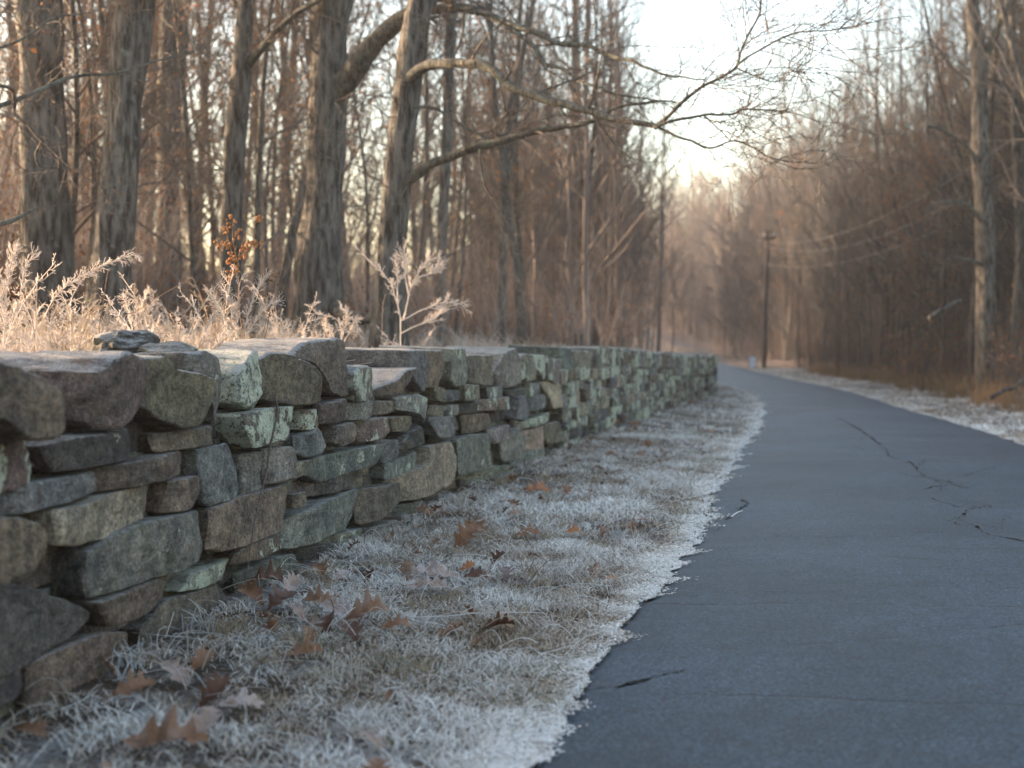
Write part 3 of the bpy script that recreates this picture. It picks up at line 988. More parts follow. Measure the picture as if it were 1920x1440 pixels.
def proto_tree(seed, H, r0, fork=0.0, low=0.25, limbs=14, spread=0.36, leaves=0, lean=0.05):
    r = np.random.default_rng(seed)
    K = 16
    z = np.linspace(0, 1, K)
    P = np.zeros((1, K, 3))
    P[0, :, 2] = z * H
    ph = r.uniform(0, 6.28, 4)
    P[0, :, 0] = np.sin(z * 4 + ph[0]) * 0.018 * H - math.sin(ph[0]) * 0.018 * H + lean * H * z ** 1.3 * math.cos(ph[2])
    P[0, :, 1] = np.sin(z * 5 + ph[1]) * 0.018 * H - math.sin(ph[1]) * 0.018 * H + lean * H * z ** 1.3 * math.sin(ph[2])
    P[0, 0, 2] = -0.3
    R = (r0 * (1 - z) ** 0.75 + 0.012)[None]
    R[0, 0] *= 1.45
    R[0, 1] *= 1.08
    trunk = MB()
    v, q = tubes(P, R, 10)
    trunk.add(v, q)
    if fork > 0:
        fp, fr2 = spawn(P, R, 1, fork, fork + 0.02, 0.42, 0.62, 10, r, 0.35, 0.06, 0.8, 0.01, 0.15)
        v, q = tubes(fp, fr2, 8)
        trunk.add(v, q)
    crown = MB()
    l1, r1 = spawn(P, R, limbs, low, 0.97, 0.95, spread, 8, r, 0.22, 0.13, 0.5, 0.012, 0.22)
    if fork > 0:
        l1b, r1b = spawn(fp, fr2, 7, 0.3, 0.95, 0.8, 0.45, 8, r, 0.2, 0.13, 0.5, 0.012, 0.22)
        l1, r1 = np.concatenate([l1, l1b]), np.concatenate([r1, r1b])
    v, q = tubes(l1, r1, 5)
    crown.add(v, q)
    l2, r2 = spawn(l1, r1, 7, 0.18, 0.97, 0.75, 0.42, 5, r, 0.15, 0.16, 0.55, 0.0065, 0.35)
    v, q = tubes(l2, r2, 4)
    crown.add(v, q)
    l3, r3 = spawn(l2, r2, 6, 0.15, 0.98, 0.75, 0.45, 4, r, 0.12, 0.18, 0.6, 0.0050, 0.5)
    v, q = tubes(l3, r3, 3)
    crown.add(v, q)
    l4, r4 = spawn(l3, r3, 5, 0.12, 0.98, 0.7, 0.5, 3, r, 0.1, 0.15, 0.7, 0.0036, 0.6)
    v, q = tubes(l4, r4, 3)
    crown.add(v, q)
    lm = None
    if leaves:
        lv, lq = leaf_quads(np.concatenate([l3[:, 1:], l4]), leaves, 0.075, r)
        lm = MB()
        lm.add(lv, lq, None, np.repeat(LEAFTINT[r.integers(0, 4, leaves)], 4, 0))
    return trunk.mesh("trunk"), crown.mesh("crown"), (lm.mesh("foliage", None, False) if lm else None)

PROTO = [
 ("tall straight bare tree with a slim grey trunk", proto_tree(1, 20, 0.125, 0, 0.30, 15, 0.30, 0, 0.02)),
 ("bare tree whose grey trunk forks into two stems", proto_tree(2, 18, 0.13, 0.32, 0.28, 13, 0.34, 0, 0.05)),
 ("leaning thin bare tree with a crooked stem", proto_tree(3, 15, 0.085, 0, 0.22, 15, 0.34, 0, 0.20)),
 ("slender young tree still holding rust brown leaves", proto_tree(4, 11, 0.06, 0, 0.12, 18, 0.34, 2600, 0.06)),
 ("broad crowned bare tree with many low side limbs", proto_tree(5, 17, 0.14, 0.45, 0.15, 18, 0.42, 0, 0.05)),
 ("spindly bare sapling with a whippy stem", proto_tree(6, 9, 0.05, 0, 0.15, 16, 0.36, 300, 0.10)),
]

def add_tree(kind, x, y, sc, rz, where, grp, first={}):
    lab, (tm, cm, lm) = PROTO[kind]
    z = float(ground_z(np.array(x), np.array(y)))
    o = thing("tree" if kind not in (3, 5) else "young_tree", (x, y, z - 0.05), lab + " " + where, "tree", grp)
    o.rotation_euler = (0, 0, rz)
    o.scale = (sc, sc, sc)
    link("trunk", tm, None, o)
    link("crown", cm, None, o)
    if lm is not None:
        link("foliage", lm, None, o)
    return o
for lab, (tm, cm, lm) in PROTO:
    tm.materials.append(M['bark'])
    cm.materials.append(M['twig'])
    if lm is not None:
        lm.materials.append(M['leaf'])

r = np.random.default_rng(4242)
placed = []
def sun_lane(x, y):
    """open lanes through which the low sun reaches the single plants on the bank"""
    for (ax, ay) in ((-1.0, 12.3), (-1.3, 10.6), (-1.75, 8.9)):
        dx, dy = x - ax, y - ay
        al = -dx * 0.9063 + dy * 0.4226
        if 0.5 < al < 26 and abs(dx * 0.4226 + dy * 0.9063) < 0.55:
            return True
    return False
def scatter(n, xf, yf, kinds, where, grp, dmin, smin=0.8, smax=1.15):
    c = 0
    tries = 0
    while c < n and tries < n * 40:
        tries += 1
        y = yf()
        x = xf(y)
        if x is None:
            continue
        if any((x - a) ** 2 + (y - b) ** 2 < dmin * dmin for a, b in placed):
            continue
        if sun_lane(x, y):
            continue
        placed.append((x, y))
        k = int(r.choice(kinds))
        add_tree(k, x, y, r.uniform(smin, smax), r.uniform(0, 6.28), where, grp)
        c += 1

def left_x(y):
    lo = -0.47 * y - 2
    hi = wall_x(min(y, 36.0)) - (5.2 if y < 24 else 3.0)
    if y > 44:
        hi = road_l(y) - 5.0 - 0.08 * (y - 44)
    return r.uniform(lo, hi)

scatter(17, left_x, lambda: r.uniform(20, 34), [0, 0, 1, 1, 2, 2, 3, 4, 5], "in the wood behind the wall", "trees in the wood behind the wall", 1.5)
scatter(32, left_x, lambda: r.uniform(34, 72), [0, 0, 1, 1, 2, 3, 4, 4, 5], "added out of frame in the left wood", "trees deep in the wood left of the lane", 2.2, 0.85, 1.2)

def mid_x(y):
    return r.uniform(0.02 * y, 0.26 * y)
def mid_x2(y):
    x = mid_x(y)
    return x if (x < road_l(min(y, 175)) - 4 or x > road_r(min(y, 175)) + 3) else None
scatter(58, mid_x2, lambda: r.uniform(76, 190), [0, 1, 1, 4, 4, 3], "beyond the bend of the lane", "trees beyond the bend of the lane", 3.0, 0.75, 1.05)

def right_x(y):
    return road_r(y) + r.uniform(4.2, 4.2 + 6 + 0.45 * y)
scatter(96, right_x, lambda: r.uniform(18, 62) if r.random() < 0.7 else r.uniform(62, 110), [0, 0, 1, 1, 2, 4, 5], "in the right hand wood", "trees in the wood right of the lane", 1.7, 0.6, 0.95)
scatter(44, lambda y: road_r(y) + r.uniform(3.2, 7.0), lambda: r.uniform(24, 75), [2, 5, 5, 3, 2], "at the dark right wood edge", "small trees along the right wood edge", 1.2, 0.55, 0.95)

scatter(30, lambda y: r.uniform(-0.42 * y, wall_x(min(y, 36)) - 4.2), lambda: r.uniform(13.5, 30), [5, 5, 3], "in the left undergrowth", "young trees in the undergrowth behind the wall", 0.9, 0.5, 0.9)

scatter(11, lambda y: wall_x(y) - r.uniform(2.4, 7.5), lambda: r.uniform(24, 46), [4, 3, 5, 1], "close behind the far wall", "trees close behind the far part of the wall", 2.0, 0.5, 0.72)

# the wood continues unseen to the left, added to shade the right wood
scatter(46, lambda y: r.uniform(-0.95 * y - 6, -0.5 * y - 4), lambda: r.uniform(46, 100), [0, 1, 2, 4, 4], "added out of frame in the left wood", "trees deep in the wood left of the lane", 2.5, 0.85, 1.15)

# ------------------------------------------------------------------ the large trees one can tell apart
def hero_tree(label, trunk_px, Y, top=15.0, limbs=(), crown_m=9, seed=0, bark='bark', name="tree", spread=0.32, lowtwigs=True):
    """trunk_px: (px, py, width px) from the foot up, at distance Y; limbs: ([(px,py,width)], Y0, Y1)"""
    r = np.random.default_rng(900 + seed)
    pts = [np.r_[W(px, py, Y), w / 2 / FPX * Y] for px, py, w in trunk_px]
    foot = pts[0].copy()
    gz = float(ground_z(np.array(foot[0]), np.array(foot[1])))
    d = pts[1] - pts[0]
    b = pts[0].copy()
    b[2] = gz - 0.3
    b[0] = pts[0][0] - d[0] / max(d[2], 0.3) * (pts[0][2] - b[2]) * 0.6
    b[3] *= 1.5
    m_ = pts[0].copy()
    m_[2] = gz + 0.35
    m_[0] = (pts[0][0] + b[0]) / 2
    m_[3] *= 1.12
    pts = ([b, m_] if pts[0][2] > gz + 0.6 else [b]) + pts
    e = pts[-1] - pts[-2]
    e = e / max(e[2], 0.2)
    z0 = pts[-1][2]
    for k, f in enumerate((0.33, 0.66, 1.0)):
        q = pts[-1].copy()
        q[0] += e[0] * (top - z0) / 3 * 0.6 + r.normal(0, 0.12)
        q[1] += r.normal(0, 0.2)
        q[2] += (top - z0) / 3
        q[3] = pts[-1][3] * 0.72
        pts.append(q)
    tp = spline(np.array(pts), 40)
    org = np.array([b[0], b[1], gz])
    o = thing(name, tuple(org), label, "tree")
    P = tp[None, :, :3].copy()
    # bark is never a clean cylinder
    R = np.maximum(tp[None, :, 3], 0.01) * (1 + 0.05 * np.sin(np.arange(40) * 1.3 + seed))[None]
    mb = MB()
    v, q = tubes(P, R, 20)
    c = np.repeat(P[0], 20, 0)
    dv = norm(v - c)
    v = v + dv * (fbm(v * np.array([9, 9, 1.6]), 4, seed) * 0.035 * np.repeat(R[0], 20) / 0.2)[:, None]
    mb.add(v, q)
    mb.build("trunk", M[bark], o)
    cr = MB()
    t_lo = np.searchsorted(tp[:, 2], EYE + 640 / FPX * Y * 1.05) / 40.0
    l1, r1 = spawn(P, R, crown_m, min(t_lo, 0.9), 0.98, 0.85, spread, 8, r, 0.15, 0.13, 0.5, 0.015, 0.25)
    cr.add(*tubes(l1, r1, 5))
    twigs_on(cr, l1, r1, r, [dict(m=6, t0=.2, t1=.97, ang=.8, lenr=.42, K=5, rr=.55, rmin=.006), dict(m=7, t0=.15, t1=.98, ang=.75, lenr=.45, K=4, rr=.6, rmin=.0045), dict(m=6, t0=.2, t1=.98, ang=.7, lenr=.5, K=3, rr=.7, rmin=.0028)])
    if lowtwigs:      # thin epicormic shoots low on the trunk
        s1, sr = spawn(P, R, 16, 0.12, t_lo, 1.2, 0.1, 5, r, 0.1, 0.2, 0.06, 0.005, 0.4, lens=1.1)
        cr.add(*tubes(s1, sr, 4))
        twigs_on(cr, s1, sr, r, [dict(m=6, t0=.1, t1=.98, ang=.8, lenr=.5, K=4, rr=.6, rmin=.0035), dict(m=4, t0=.1, t1=.98, ang=.8, lenr=.5, K=3, rr=.7, rmin=.0025)], (3, 3))
    cr.build("crown", M['twig'], o)
    for li, (lp, Y0, Y1, tw) in enumerate(limbs):
        n = len(lp)
        fr = np.linspace(0, 1, n)
        q = np.array([np.r_[W(px, py, Y0 + (Y1 - Y0) * f), 0.9 * w / 2 / FPX * (Y0 + (Y1 - Y0) * f)] for (px, py, w), f in zip(lp, fr)])
        q = spline(q, max(8 * n, 16))
        q[:, :3] += fbm(q[:, :3] * 2.6 + li, 3, seed + li) [:, None] * np.array([0.4, 0.3, 1.0]) * 0.02
        rad = np.maximum(q[:, 3], 0.004) * (1 + 0.10 * fbm(q[:, :3] * 7, 3, li))
        lb = MB()
        v, qq = tubes(q[None, :, :3], rad[None], 10)
        lb.add(v, qq)
        ob = lb.build("limb", M['limb'], o)
        if tw:
            tb = MB()
            Pl, Rl = q[None, :, :3], rad[None]
            lv = [dict(m=tw, t0=.22, t1=.99, ang=.8, lenr=.2, K=7, rr=.38, rmin=.0045, up=0.05, wob=.2, lens=0.95),
                  dict(m=6, t0=.12, t1=.98, ang=.8, lenr=.45, K=5, rr=.6, rmin=.0032, up=0.04, wob=.2),
                  dict(m=4, t0=.15, t1=.98, ang=.8, lenr=.5, K=3, rr=.7, rmin=.0024, up=0.03)]
            twigs_on(tb, Pl, Rl, r, lv, (4, 3, 3))
            tb.build("twigs", M['twig'], ob)
    return o

hero_tree("thick dark trunk with furrowed bark farthest left behind the wall", [(92, 520, 92), (88, 400, 86), (82, 250, 84), (78, 100, 82), (72, -20, 80)], 15.0, 17, [], 8, 1)
hero_tree("thick leaning trunk lit orange along its left edge, second from the left", [(205, 560, 84), (214, 450, 72), (226, 320, 68), (238, 180, 66), (250, 60, 66), (258, -30, 64)], 14.5, 17,
          [([(247, 20, 12), (300, -20, 9), (340, -50, 8)], 14.5, 14.0, 4)], 8, 2)
hero_tree("hazy mid sized trunk rising between the second trunk and the curved one", [(318, 520, 44), (316, 380, 44), (318, 200, 46), (322, 60, 48), (328, -30, 46)], 22.0, 18, [([(318, 160, 18), (345, 90, 14), (350, 10, 12), (362, -40, 10)], 22, 21.5, 4)], 8, 3)
hero_tree("slim curved trunk with a rising side limb left of the broad oak", [(432, 600, 40), (432, 470, 38), (436, 350, 38), (444, 240, 38), (452, 140, 40), (458, 40, 36), (466, -30, 32)], 16.0, 16,
          [([(466, 122, 18), (488, 95, 16), (518, 58, 14), (556, 24, 12), (600, -2, 11), (660, -40, 9)], 16.0, 15.0, 8)], 8, 4)
hero_tree("broad oak trunk with a big limb reaching right over the lane", [(594, 600, 96), (598, 480, 84), (606, 360, 74), (612, 250, 70), (615, 130, 68), (622, 20, 72), (626, -40, 70)], 15.5, 17,
          [([(622, 190, 50), (652, 148, 50), (682, 106, 44), (714, 70, 40), (750, 38, 34), (782, 22, 26), (822, 18, 20), (867, 16, 19), (897, 21, 17), (930, 33, 16), (967, 46, 15), (1005, 63, 13), (1042, 80, 11), (1092, 86, 10), (1118, 94, 9), (1155, 107, 8), (1182, 110, 7), (1212, 126, 6), (1244, 141, 5), (1280, 146, 4), (1320, 150, 2.5)], 15.5, 12.0, 22),
           ([(930, 34, 11), (955, 50, 11), (992, 78, 10), (1022, 117, 9), (1050, 127, 8), (1080, 147, 7), (1117, 160, 6), (1155, 175, 5), (1232, 186, 3)], 14.0, 12.3, 12),
           ([(765, 28, 18), (800, 4, 15), (850, -8, 14), (930, -16, 11)], 15.2, 14.0, 6)], 8, 5)
hero_tree("leaning oak trunk whose lichened limbs hang across the lane", [(726, 640, 70), (730, 560, 60), (734, 450, 52), (744, 340, 50), (756, 240, 52), (766, 140, 54), (780, 40, 48), (792, -30, 44)], 14.0, 16,
          [([(762, 160, 26), (774, 142, 24), (802, 125, 22), (836, 121, 21), (864, 120, 20), (896, 123, 20), (926, 135, 20), (953, 157, 19), (980, 171, 18), (1018, 182, 18), (1056, 194, 17), (1106, 207, 17), (1142, 218, 15), (1180, 227, 13), (1232, 238, 11)], 14.0, 11.6, 10),
           ([(1228, 238, 8.5), (1250, 220, 8), (1280, 191, 7.5), (1317, 162, 7), (1350, 146, 6.5), (1380, 127, 6), (1388, 100, 5), (1402, 68, 4.5), (1422, 32, 4), (1426, 0, 3.4), (1442, -50, 3)], 11.6, 11.0, 22),
           ([(1383, 122, 4.6), (1405, 103, 4.4), (1455, 78, 4), (1492, 62, 3.6), (1515, 59, 3.2), (1555, 56, 2.6), (1600, 50, 1.8)], 11.2, 10.6, 14),
           ([(1381, 128, 3.6), (1410, 139, 3.2), (1442, 151, 2.6), (1486, 148, 1.8)], 11.2, 10.9, 5),
           ([(1228, 239, 7), (1250, 230, 6.6), (1317, 217, 5.6), (1375, 215, 5), (1390, 207, 4.4), (1442, 207, 3.4), (1470, 212, 2.6), (1492, 215, 1.8)], 11.6, 11.0, 14),
           ([(1230, 238, 6.4), (1262, 256, 5.6), (1296, 265, 4.6), (1331, 279, 4.2), (1372, 265, 3.8), (1402, 272, 3.6), (1435, 290, 3.4), (1470, 301, 2.8), (1532, 306, 1.8)], 11.6, 11.0, 12),
           ([(1318, 218, 3), (1330, 230, 2.8), (1352, 248, 2.6), (1373, 265, 2.2), (1395, 248, 1.6)], 11.3, 11.2, 4),
           ([(750, 345, 26), (780, 329, 22), (806, 310, 20), (840, 297, 19), (880, 282, 18), (926, 269, 17), (968, 256, 15), (1018, 246, 14), (1067, 235, 12), (1117, 222, 10), (1155, 202, 7), (1192, 194, 6), (1230, 190, 5), (1268, 192, 3)], 14.0, 12.4, 16),
           ([(900, 278, 4.5), (905, 320, 4), (912, 350, 3.5), (930, 390, 3), (938, 425, 2.4), (970, 460, 1.6)], 13.2, 13.0, 7),
           ([(775, 200, 7), (815, 207, 6.5), (845, 225, 6), (880, 245, 5.5), (905, 258, 5), (935, 275, 4)], 13.9, 13.4, 7)], 8, 6)
hero_tree("pale slim trunk lit on one side behind the leaning oak", [(826, 560, 20), (830, 420, 20), (838, 250, 20), (842, 100, 20), (850, -30, 18)], 24.0, 16, [], 9, 7)
hero_tree("grey trunk right of the oaks with a rising fork", [(940, 600, 15), (942, 450, 14), (946, 330, 14), (960, 180, 12), (985, 80, 11), (1005, -30, 10)], 27.0, 17, [([(944, 340, 10), (930, 230, 9), (925, 120, 8), (912, 0, 6)], 27, 27, 6)], 9, 8)
hero_tree("tree at the left edge whose dark bough and crooked lit branch cross the left trunk", [(-260, 600, 80), (-255, 300, 74), (-240, 0, 66)], 10.5, 14,
          [([(-245, 330, 22), (-120, 250, 16), (0, 197, 11), (50, 178, 10), (100, 158, 9), (135, 145, 7), (230, 134, 5), (300, 114, 4), (372, 94, 2.4)], 10.5, 12.5, 8),
           ([(-246, 250, 14), (-120, 160, 10), (5, 165, 7), (26, 190, 7), (27, 215, 7), (50, 235, 7), (69, 255, 6.5), (77, 267, 6), (68, 287, 5.5), (75, 310, 5), (100, 315, 4), (130, 312, 2.5)], 10.5, 12.0, 5),
           ([(-250, 160, 14), (-100, 120, 8), (0, 90, 6), (60, 62, 5), (100, 35, 4), (160, 25, 3), (200, 12, 2)], 10.5, 12.0, 7),
           ([(-250, 480, 16), (-120, 450, 13), (0, 422, 11), (40, 405, 8), (70, 392, 4)], 10.5, 12.0, 2)], 5, 9, 'bark', 'tree')
hero_tree("tall dark tree with steep forks on the right side of the lane", [(1850, 760, 38), (1848, 600, 36), (1848, 450, 34), (1842, 330, 32), (1838, 200, 30), (1832, 90, 27), (1822, -30, 24)], 29.0, 17,
          [([(1842, 330, 14), (1815, 280, 11), (1780, 250, 8), (1740, 235, 5)], 29, 28.5, 8), ([(1836, 150, 17), (1858, 80, 15), (1885, 20, 13), (1905, -40, 11)], 29, 29, 9),
           ([(1850, 430, 10), (1815, 385, 8), (1780, 378, 6), (1740, 380, 4)], 29, 28, 8), ([(1850, 500, 9), (1825, 490, 7), (1780, 480, 5)], 29, 28.3, 6)], 10, 10)
hero_tree("slim trunk lit orange leaning beside the tall dark tree", [(1822, 640, 13), (1828, 560, 13), (1838, 470, 13), (1848, 330, 12), (1862, 150, 11), (1880, -20, 9)], 33.0, 15, [], 8, 11)
hero_tree("thin bent trunk at the far right edge of the shaded wood", [(1900, 740, 16), (1904, 620, 15), (1912, 480, 16), (1908, 340, 15), (1902, 180, 14), (1898, 40, 13), (1893, -30, 12)], 30.0, 15, [([(1905, 300, 7), (1925, 200, 6), (1940, 100, 5)], 30, 30, 5)], 9, 12)

# fallen timber lying in the wood
def log(name, label, a, b, ra, rb, seed):
    r = np.random.default_rng(seed)
    n = 24
    t = np.linspace(0, 1, n)[:, None]
    p = np.array(a) * (1 - t) + np.array(b) * t + fbm(np.c_[t * 3, t * 0 + seed, t * 0], 3, seed)[:, None] * np.array([.1, .1, .08])
    rad = ra + (rb - ra) * t[:, 0]
    rad = np.r_[rad[0] * 0.05, rad[1:-1], rad[-1] * 0.05]
    p[0], p[-1] = p[1], p[-2]
    mb = MB()
    v, q = tubes(p[None], rad[None], 14)
    v += fbm(v * 8, 3, seed)[:, None] * 0.012
    mb.add(v, q)
    o = mb.build(name, M['bark'], None, np.array(a))
    o.location = a
    return tag(o, label, "log")

# --- the massed far woods, where single trees can no longer be told apart
def mass_template(seed, H, thick=1.0):
    r = np.random.default_rng(seed)
    K = 9
    t = np.linspace(0, 1, K)
    P = np.zeros((2, K, 3))
    P[..., 2] = t * H * np.array([[1.0], [0.7]])
    P[:, 1:, :2] = np.cumsum(r.normal(0, 0.035 * H / 8, (2, K - 1, 2)), 1)
    P[1, :, 0] += r.normal(0, 0.9)
    P[1, :, 1] += r.normal(0, 0.9)
    R = (0.008 * H * (1 - 0.8 * t)) [None] * np.array([[1.0], [0.55]])
    vs, qs, n = [], [], 0
    for (p, rad, S_) in [(P, R, 4)]:
        v, q = tubes(p, rad, S_)
        vs.append(v); qs.append(q + n); n += len(v)
    l1, r1 = spawn(P, R, 17, 0.14, 0.97, 0.85, 0.34, 5, r, 0.25, 0.15, 0.5, 0.011 * thick, 0.4)
    v, q = tubes(l1, r1, 3)
    vs.append(v); qs.append(q + n); n += len(v)
    l2, r2 = spawn(l1, r1, 8, 0.12, 0.98, 0.75, 0.42, 4, r, 0.18, 0.2, 0.6, 0.0075 * thick, 0.6)
    v, q = tubes(l2, r2, 3)
    vs.append(v); qs.append(q + n); n += len(v)
    return np.concatenate(vs), np.concatenate(qs)

def mass(n, yf, xf, hmin, hmax, name, label, seed, tpls, cols):
    r = np.random.default_rng(seed)
    mb = MB()
    c = 0
    while c < n:
        y = yf(r)
        x = xf(r, y)
        if x is None:
            continue
        V, Q = tpls[c % len(tpls)]
        a = r.uniform(0, 6.28)
        s = r.uniform(hmin, hmax)
        cs, sn = math.cos(a) * s, math.sin(a) * s
        z = float(ground_z(np.array(x), np.array(y))) - 0.1
        mb.add(np.c_[V[:, 0] * cs - V[:, 1] * sn + x, V[:, 0] * sn + V[:, 1] * cs + y, V[:, 2] * s + z], Q, None, cols[int(r.integers(0, len(cols)))])
        c += 1
    return tag(mb.build(name, M['plainwood']), label, None, None, "stuff")
M['plainwood'] = mat_tint("distant_wood", 0.9, 0.0, 0.1)
WD_SHADE = [(0.068, 0.068, 0.071), (0.090, 0.087, 0.088), (0.105, 0.095, 0.092)]  # shade of the right wood is put into these darker, cooler tones
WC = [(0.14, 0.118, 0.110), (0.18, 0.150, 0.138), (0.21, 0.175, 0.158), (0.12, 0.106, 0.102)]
MT = [mass_template(s_, 9.0) for s_ in range(6)]
MTF = [mass_template(20 + s_, 9.0, 2.0) for s_ in range(5)]
def off_road(x, y, a, b):
    return x if (x < road_l(min(y, 175)) - a or x > road_r(min(y, 175)) + b) else None
mass(480, lambda r: 29 + 75 * r.random() ** 1.3, lambda r, y: road_r(y) + 4.2 + r.random() ** 1.3 * (8 + 0.34 * y), 1.0, 1.75, "far_woods", "massed bare trees filling the shaded wood right of the lane", 1, MT, WD_SHADE)
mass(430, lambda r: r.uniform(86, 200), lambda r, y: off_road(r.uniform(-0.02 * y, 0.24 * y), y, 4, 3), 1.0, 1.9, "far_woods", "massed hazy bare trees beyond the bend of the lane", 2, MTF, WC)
mass(46, lambda r: r.uniform(42, 95), lambda r, y: off_road(r.uniform(-0.45 * y, 0.12 * y), y, 5, 400) if r.random() < 0.55 else off_road(r.uniform(0.0 * y, 0.13 * y), y, 5, 400), 0.35, 0.85, "far_woods", "massed young bare growth deep in the left wood", 3, MT, WC)
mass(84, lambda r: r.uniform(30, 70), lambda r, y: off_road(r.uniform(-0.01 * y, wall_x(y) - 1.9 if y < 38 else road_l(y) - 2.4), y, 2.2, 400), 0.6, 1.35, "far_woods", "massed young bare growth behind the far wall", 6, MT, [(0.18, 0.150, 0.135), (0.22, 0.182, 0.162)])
mass(330, lambda r: r.uniform(56, 130), lambda r, y: -r.uniform(0.45 * y, max(0.46 * y, (y - 40) / 0.47)) - 1, 1.2, 2.0, "far_woods", "unseen massed bare trees added far left to shade the right wood", 4, MT, WC)  # out of frame, added and shaped to keep sun off the right wood
mass(190, lambda r: r.uniform(-46, -7), lambda r, y: r.uniform(-34, 34), 0.8, 1.5, "far_woods", "massed bare trees added unseen behind the viewpoint to dim the sky light", 5, MT, WD_SHADE)  # behind the camera, added to darken stone ends that face it

def gp(px, py0, Y, dz=0.0):
    x = (px - 960) / FPX * Y
    return (x, Y, float(ground_z(np.array(x), np.array(Y))) + dz)
log("fallen_log", "fallen mossy log sloping down on the wood floor behind the wall", W(570, 518, 17.0), W(735, 612, 14.0), 0.075, 0.06, 3)
log("fallen_log", "short pale broken log lying at the dark wood edge right of the lane", W(1745, 590, 27.5), W(1812, 560, 28.0), 0.05, 0.035, 4)
log("fallen_log", "grey fallen limb leaning out of the brush at far right", W(1850, 755, 24.0), W(1935, 700, 25.0), 0.04, 0.03, 5)
# ------------------------------------------------------------------ undergrowth, weeds, verge
def brush_template(seed, H, stems, spread, leaves=0):
    r = np.random.default_rng(seed)
    K = 7
    a = r.uniform(0, 6.28, stems)
    rad = spread * np.sqrt(r.uniform(0, 1, stems))
    h = H * r.uniform(0.45, 1.1, stems)
    le = r.normal(0, 0.22, (stems, 2))
    P = np.zeros((stems, K, 3))
    t = np.linspace(0, 1, K)[None, :]
    P[..., 0] = (rad * np.cos(a))[:, None] + le[:, :1] * h[:, None] * t ** 1.4
    P[..., 1] = (rad * np.sin(a))[:, None] + le[:, 1:] * h[:, None] * t ** 1.4
    P[..., 2] = h[:, None] * t
    P[:, 1:, :2] += r.normal(0, 0.03, (stems, K - 1, 2)) * H * 0.3
    R = 0.008 * (1.15 - t) * np.ones((stems, 1)) * r.uniform(0.5, 1.5, (stems, 1)) + 0.0015
    vs, qs, n = [], [], 0
    def put(P_, R_, S_):
        nonlocal n
        v, q = tubes(P_, R_, S_)
        vs.append(v)
        qs.append(q + n)
        n += len(v)
    put(P, R, 3)
    l2, r2 = spawn(P, R, 6, 0.25, 0.98, 0.7, 0.34, 4, r, 0.15, 0.18, 0.6, 0.0028, 0.5)
    put(l2, r2, 3)
    l3, r3 = spawn(l2, r2, 4, 0.15, 0.98, 0.75, 0.5, 3, r, 0.1, 0.2, 0.7, 0.0020, 0.6)
    put(l3, r3, 3)
    tw = len(np.concatenate(vs))
    if leaves:
        lv, lq = leaf_quads(l3, int(leaves * 1.5), 0.065, r)
        vs.append(lv)
        qs.append(lq + n)
        n += len(lv)
    V = np.concatenate(vs)
    lf = np.zeros(len(V))
    lf[tw:] = 1
    return V, np.concatenate(qs), lf

def place_templates(tpl, X, Y, Zs, sc, rz, kinds, tints, name, mat, label, kind="stuff", zsc=None):
    mb = MB()
    for k in range(len(tpl)):
        V, Q, lf = tpl[k]
        sel = np.where(kinds == k)[0]
        for i in sel:
            c, s = math.cos(rz[i]), math.sin(rz[i])
            v = V * sc[i]
            if zsc is not None:
                v = v * np.array([1, 1, zsc[i]])
            v = np.c_[v[:, 0] * c - v[:, 1] * s + X[i], v[:, 0] * s + v[:, 1] * c + Y[i], v[:, 2] + Zs[i]]
            t = tints[i]
            col = np.where(lf[:, None] > 0.5, LEAFTINT[i % 4][None], np.array(t)[None])
            mb.add(v, Q, None, col)
    o = mb.build(name, mat)
    return tag(o, label, None, None, kind)

r = np.random.default_rng(99)
TPL = [brush_template(1, 2.2, 9, 0.5, 60), brush_template(2, 3.2, 7, 0.6, 30), brush_template(3, 1.5, 12, 0.5, 160), brush_template(4, 4.2, 5, 0.5, 20)]
M['brush'] = mat_tint("brush_twigs", 0.85, 0.12)
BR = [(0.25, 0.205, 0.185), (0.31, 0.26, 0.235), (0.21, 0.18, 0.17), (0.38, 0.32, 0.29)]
BR_SHADE = [(0.09, 0.081, 0.080), (0.12, 0.105, 0.10), (0.08, 0.076, 0.078), (0.14, 0.12, 0.112)]  # same brush darkened and cooled in colour for the shaded right side

def brush(n, yf, xf, name, label, smin, smax, kw, cols=None):
    X, Y = [], []
    while len(X) < n:
        y = yf()
        x = xf(y)
        if x is None or sun_lane(x, y):
            continue
        X.append(x)
        Y.append(y)
    X, Y = np.array(X), np.array(Y)
    return place_templates(TPL, X, Y, ground_z(X, Y) - 0.05, r.uniform(smin, smax, n), r.uniform(0, 6.28, n), r.choice(4, n, p=kw),
                           [(cols or BR)[i] for i in r.integers(0, 4, n)], name, M['brush'], label)

brush(430, lambda: 13 + 40 * r.random() ** 1.4, lambda y: r.uniform(-0.44 * y - 1, wall_x(min(y, 36)) - 5.6 - 0.06 * y), "undergrowth",
      "tangled leafless brush filling the wood behind the wall", 0.5, 1.15, [.35, .25, .3, .1])
brush(170, lambda: r.uniform(20, 46), lambda y: wall_x(y) - r.uniform(1.6, 8.0), "undergrowth", "leafless brush close behind the far part of the wall", 0.45, 1.0, [.35, .3, .25, .1])
brush(520, lambda: 21 + 55 * r.random() ** 1.3, lambda y: road_r(y) + r.uniform(2.0, 2.0 + 9 + 0.1 * y), "undergrowth", "leafless brush coloured dark for shade filling the wood edge right of the lane", 0.5, 1.25, [.3, .3, .2, .2], BR_SHADE)
brush(230, lambda: r.uniform(70, 150), lambda y: (lambda x: x if x < road_l(y) - 2.5 or x > road_r(y) + 2 else None)(r.uniform(0.0 * y, 0.24 * y)), "undergrowth",
      "distant brush beyond the bend of the lane", 0.8, 1.6, [.3, .3, .2, .2])

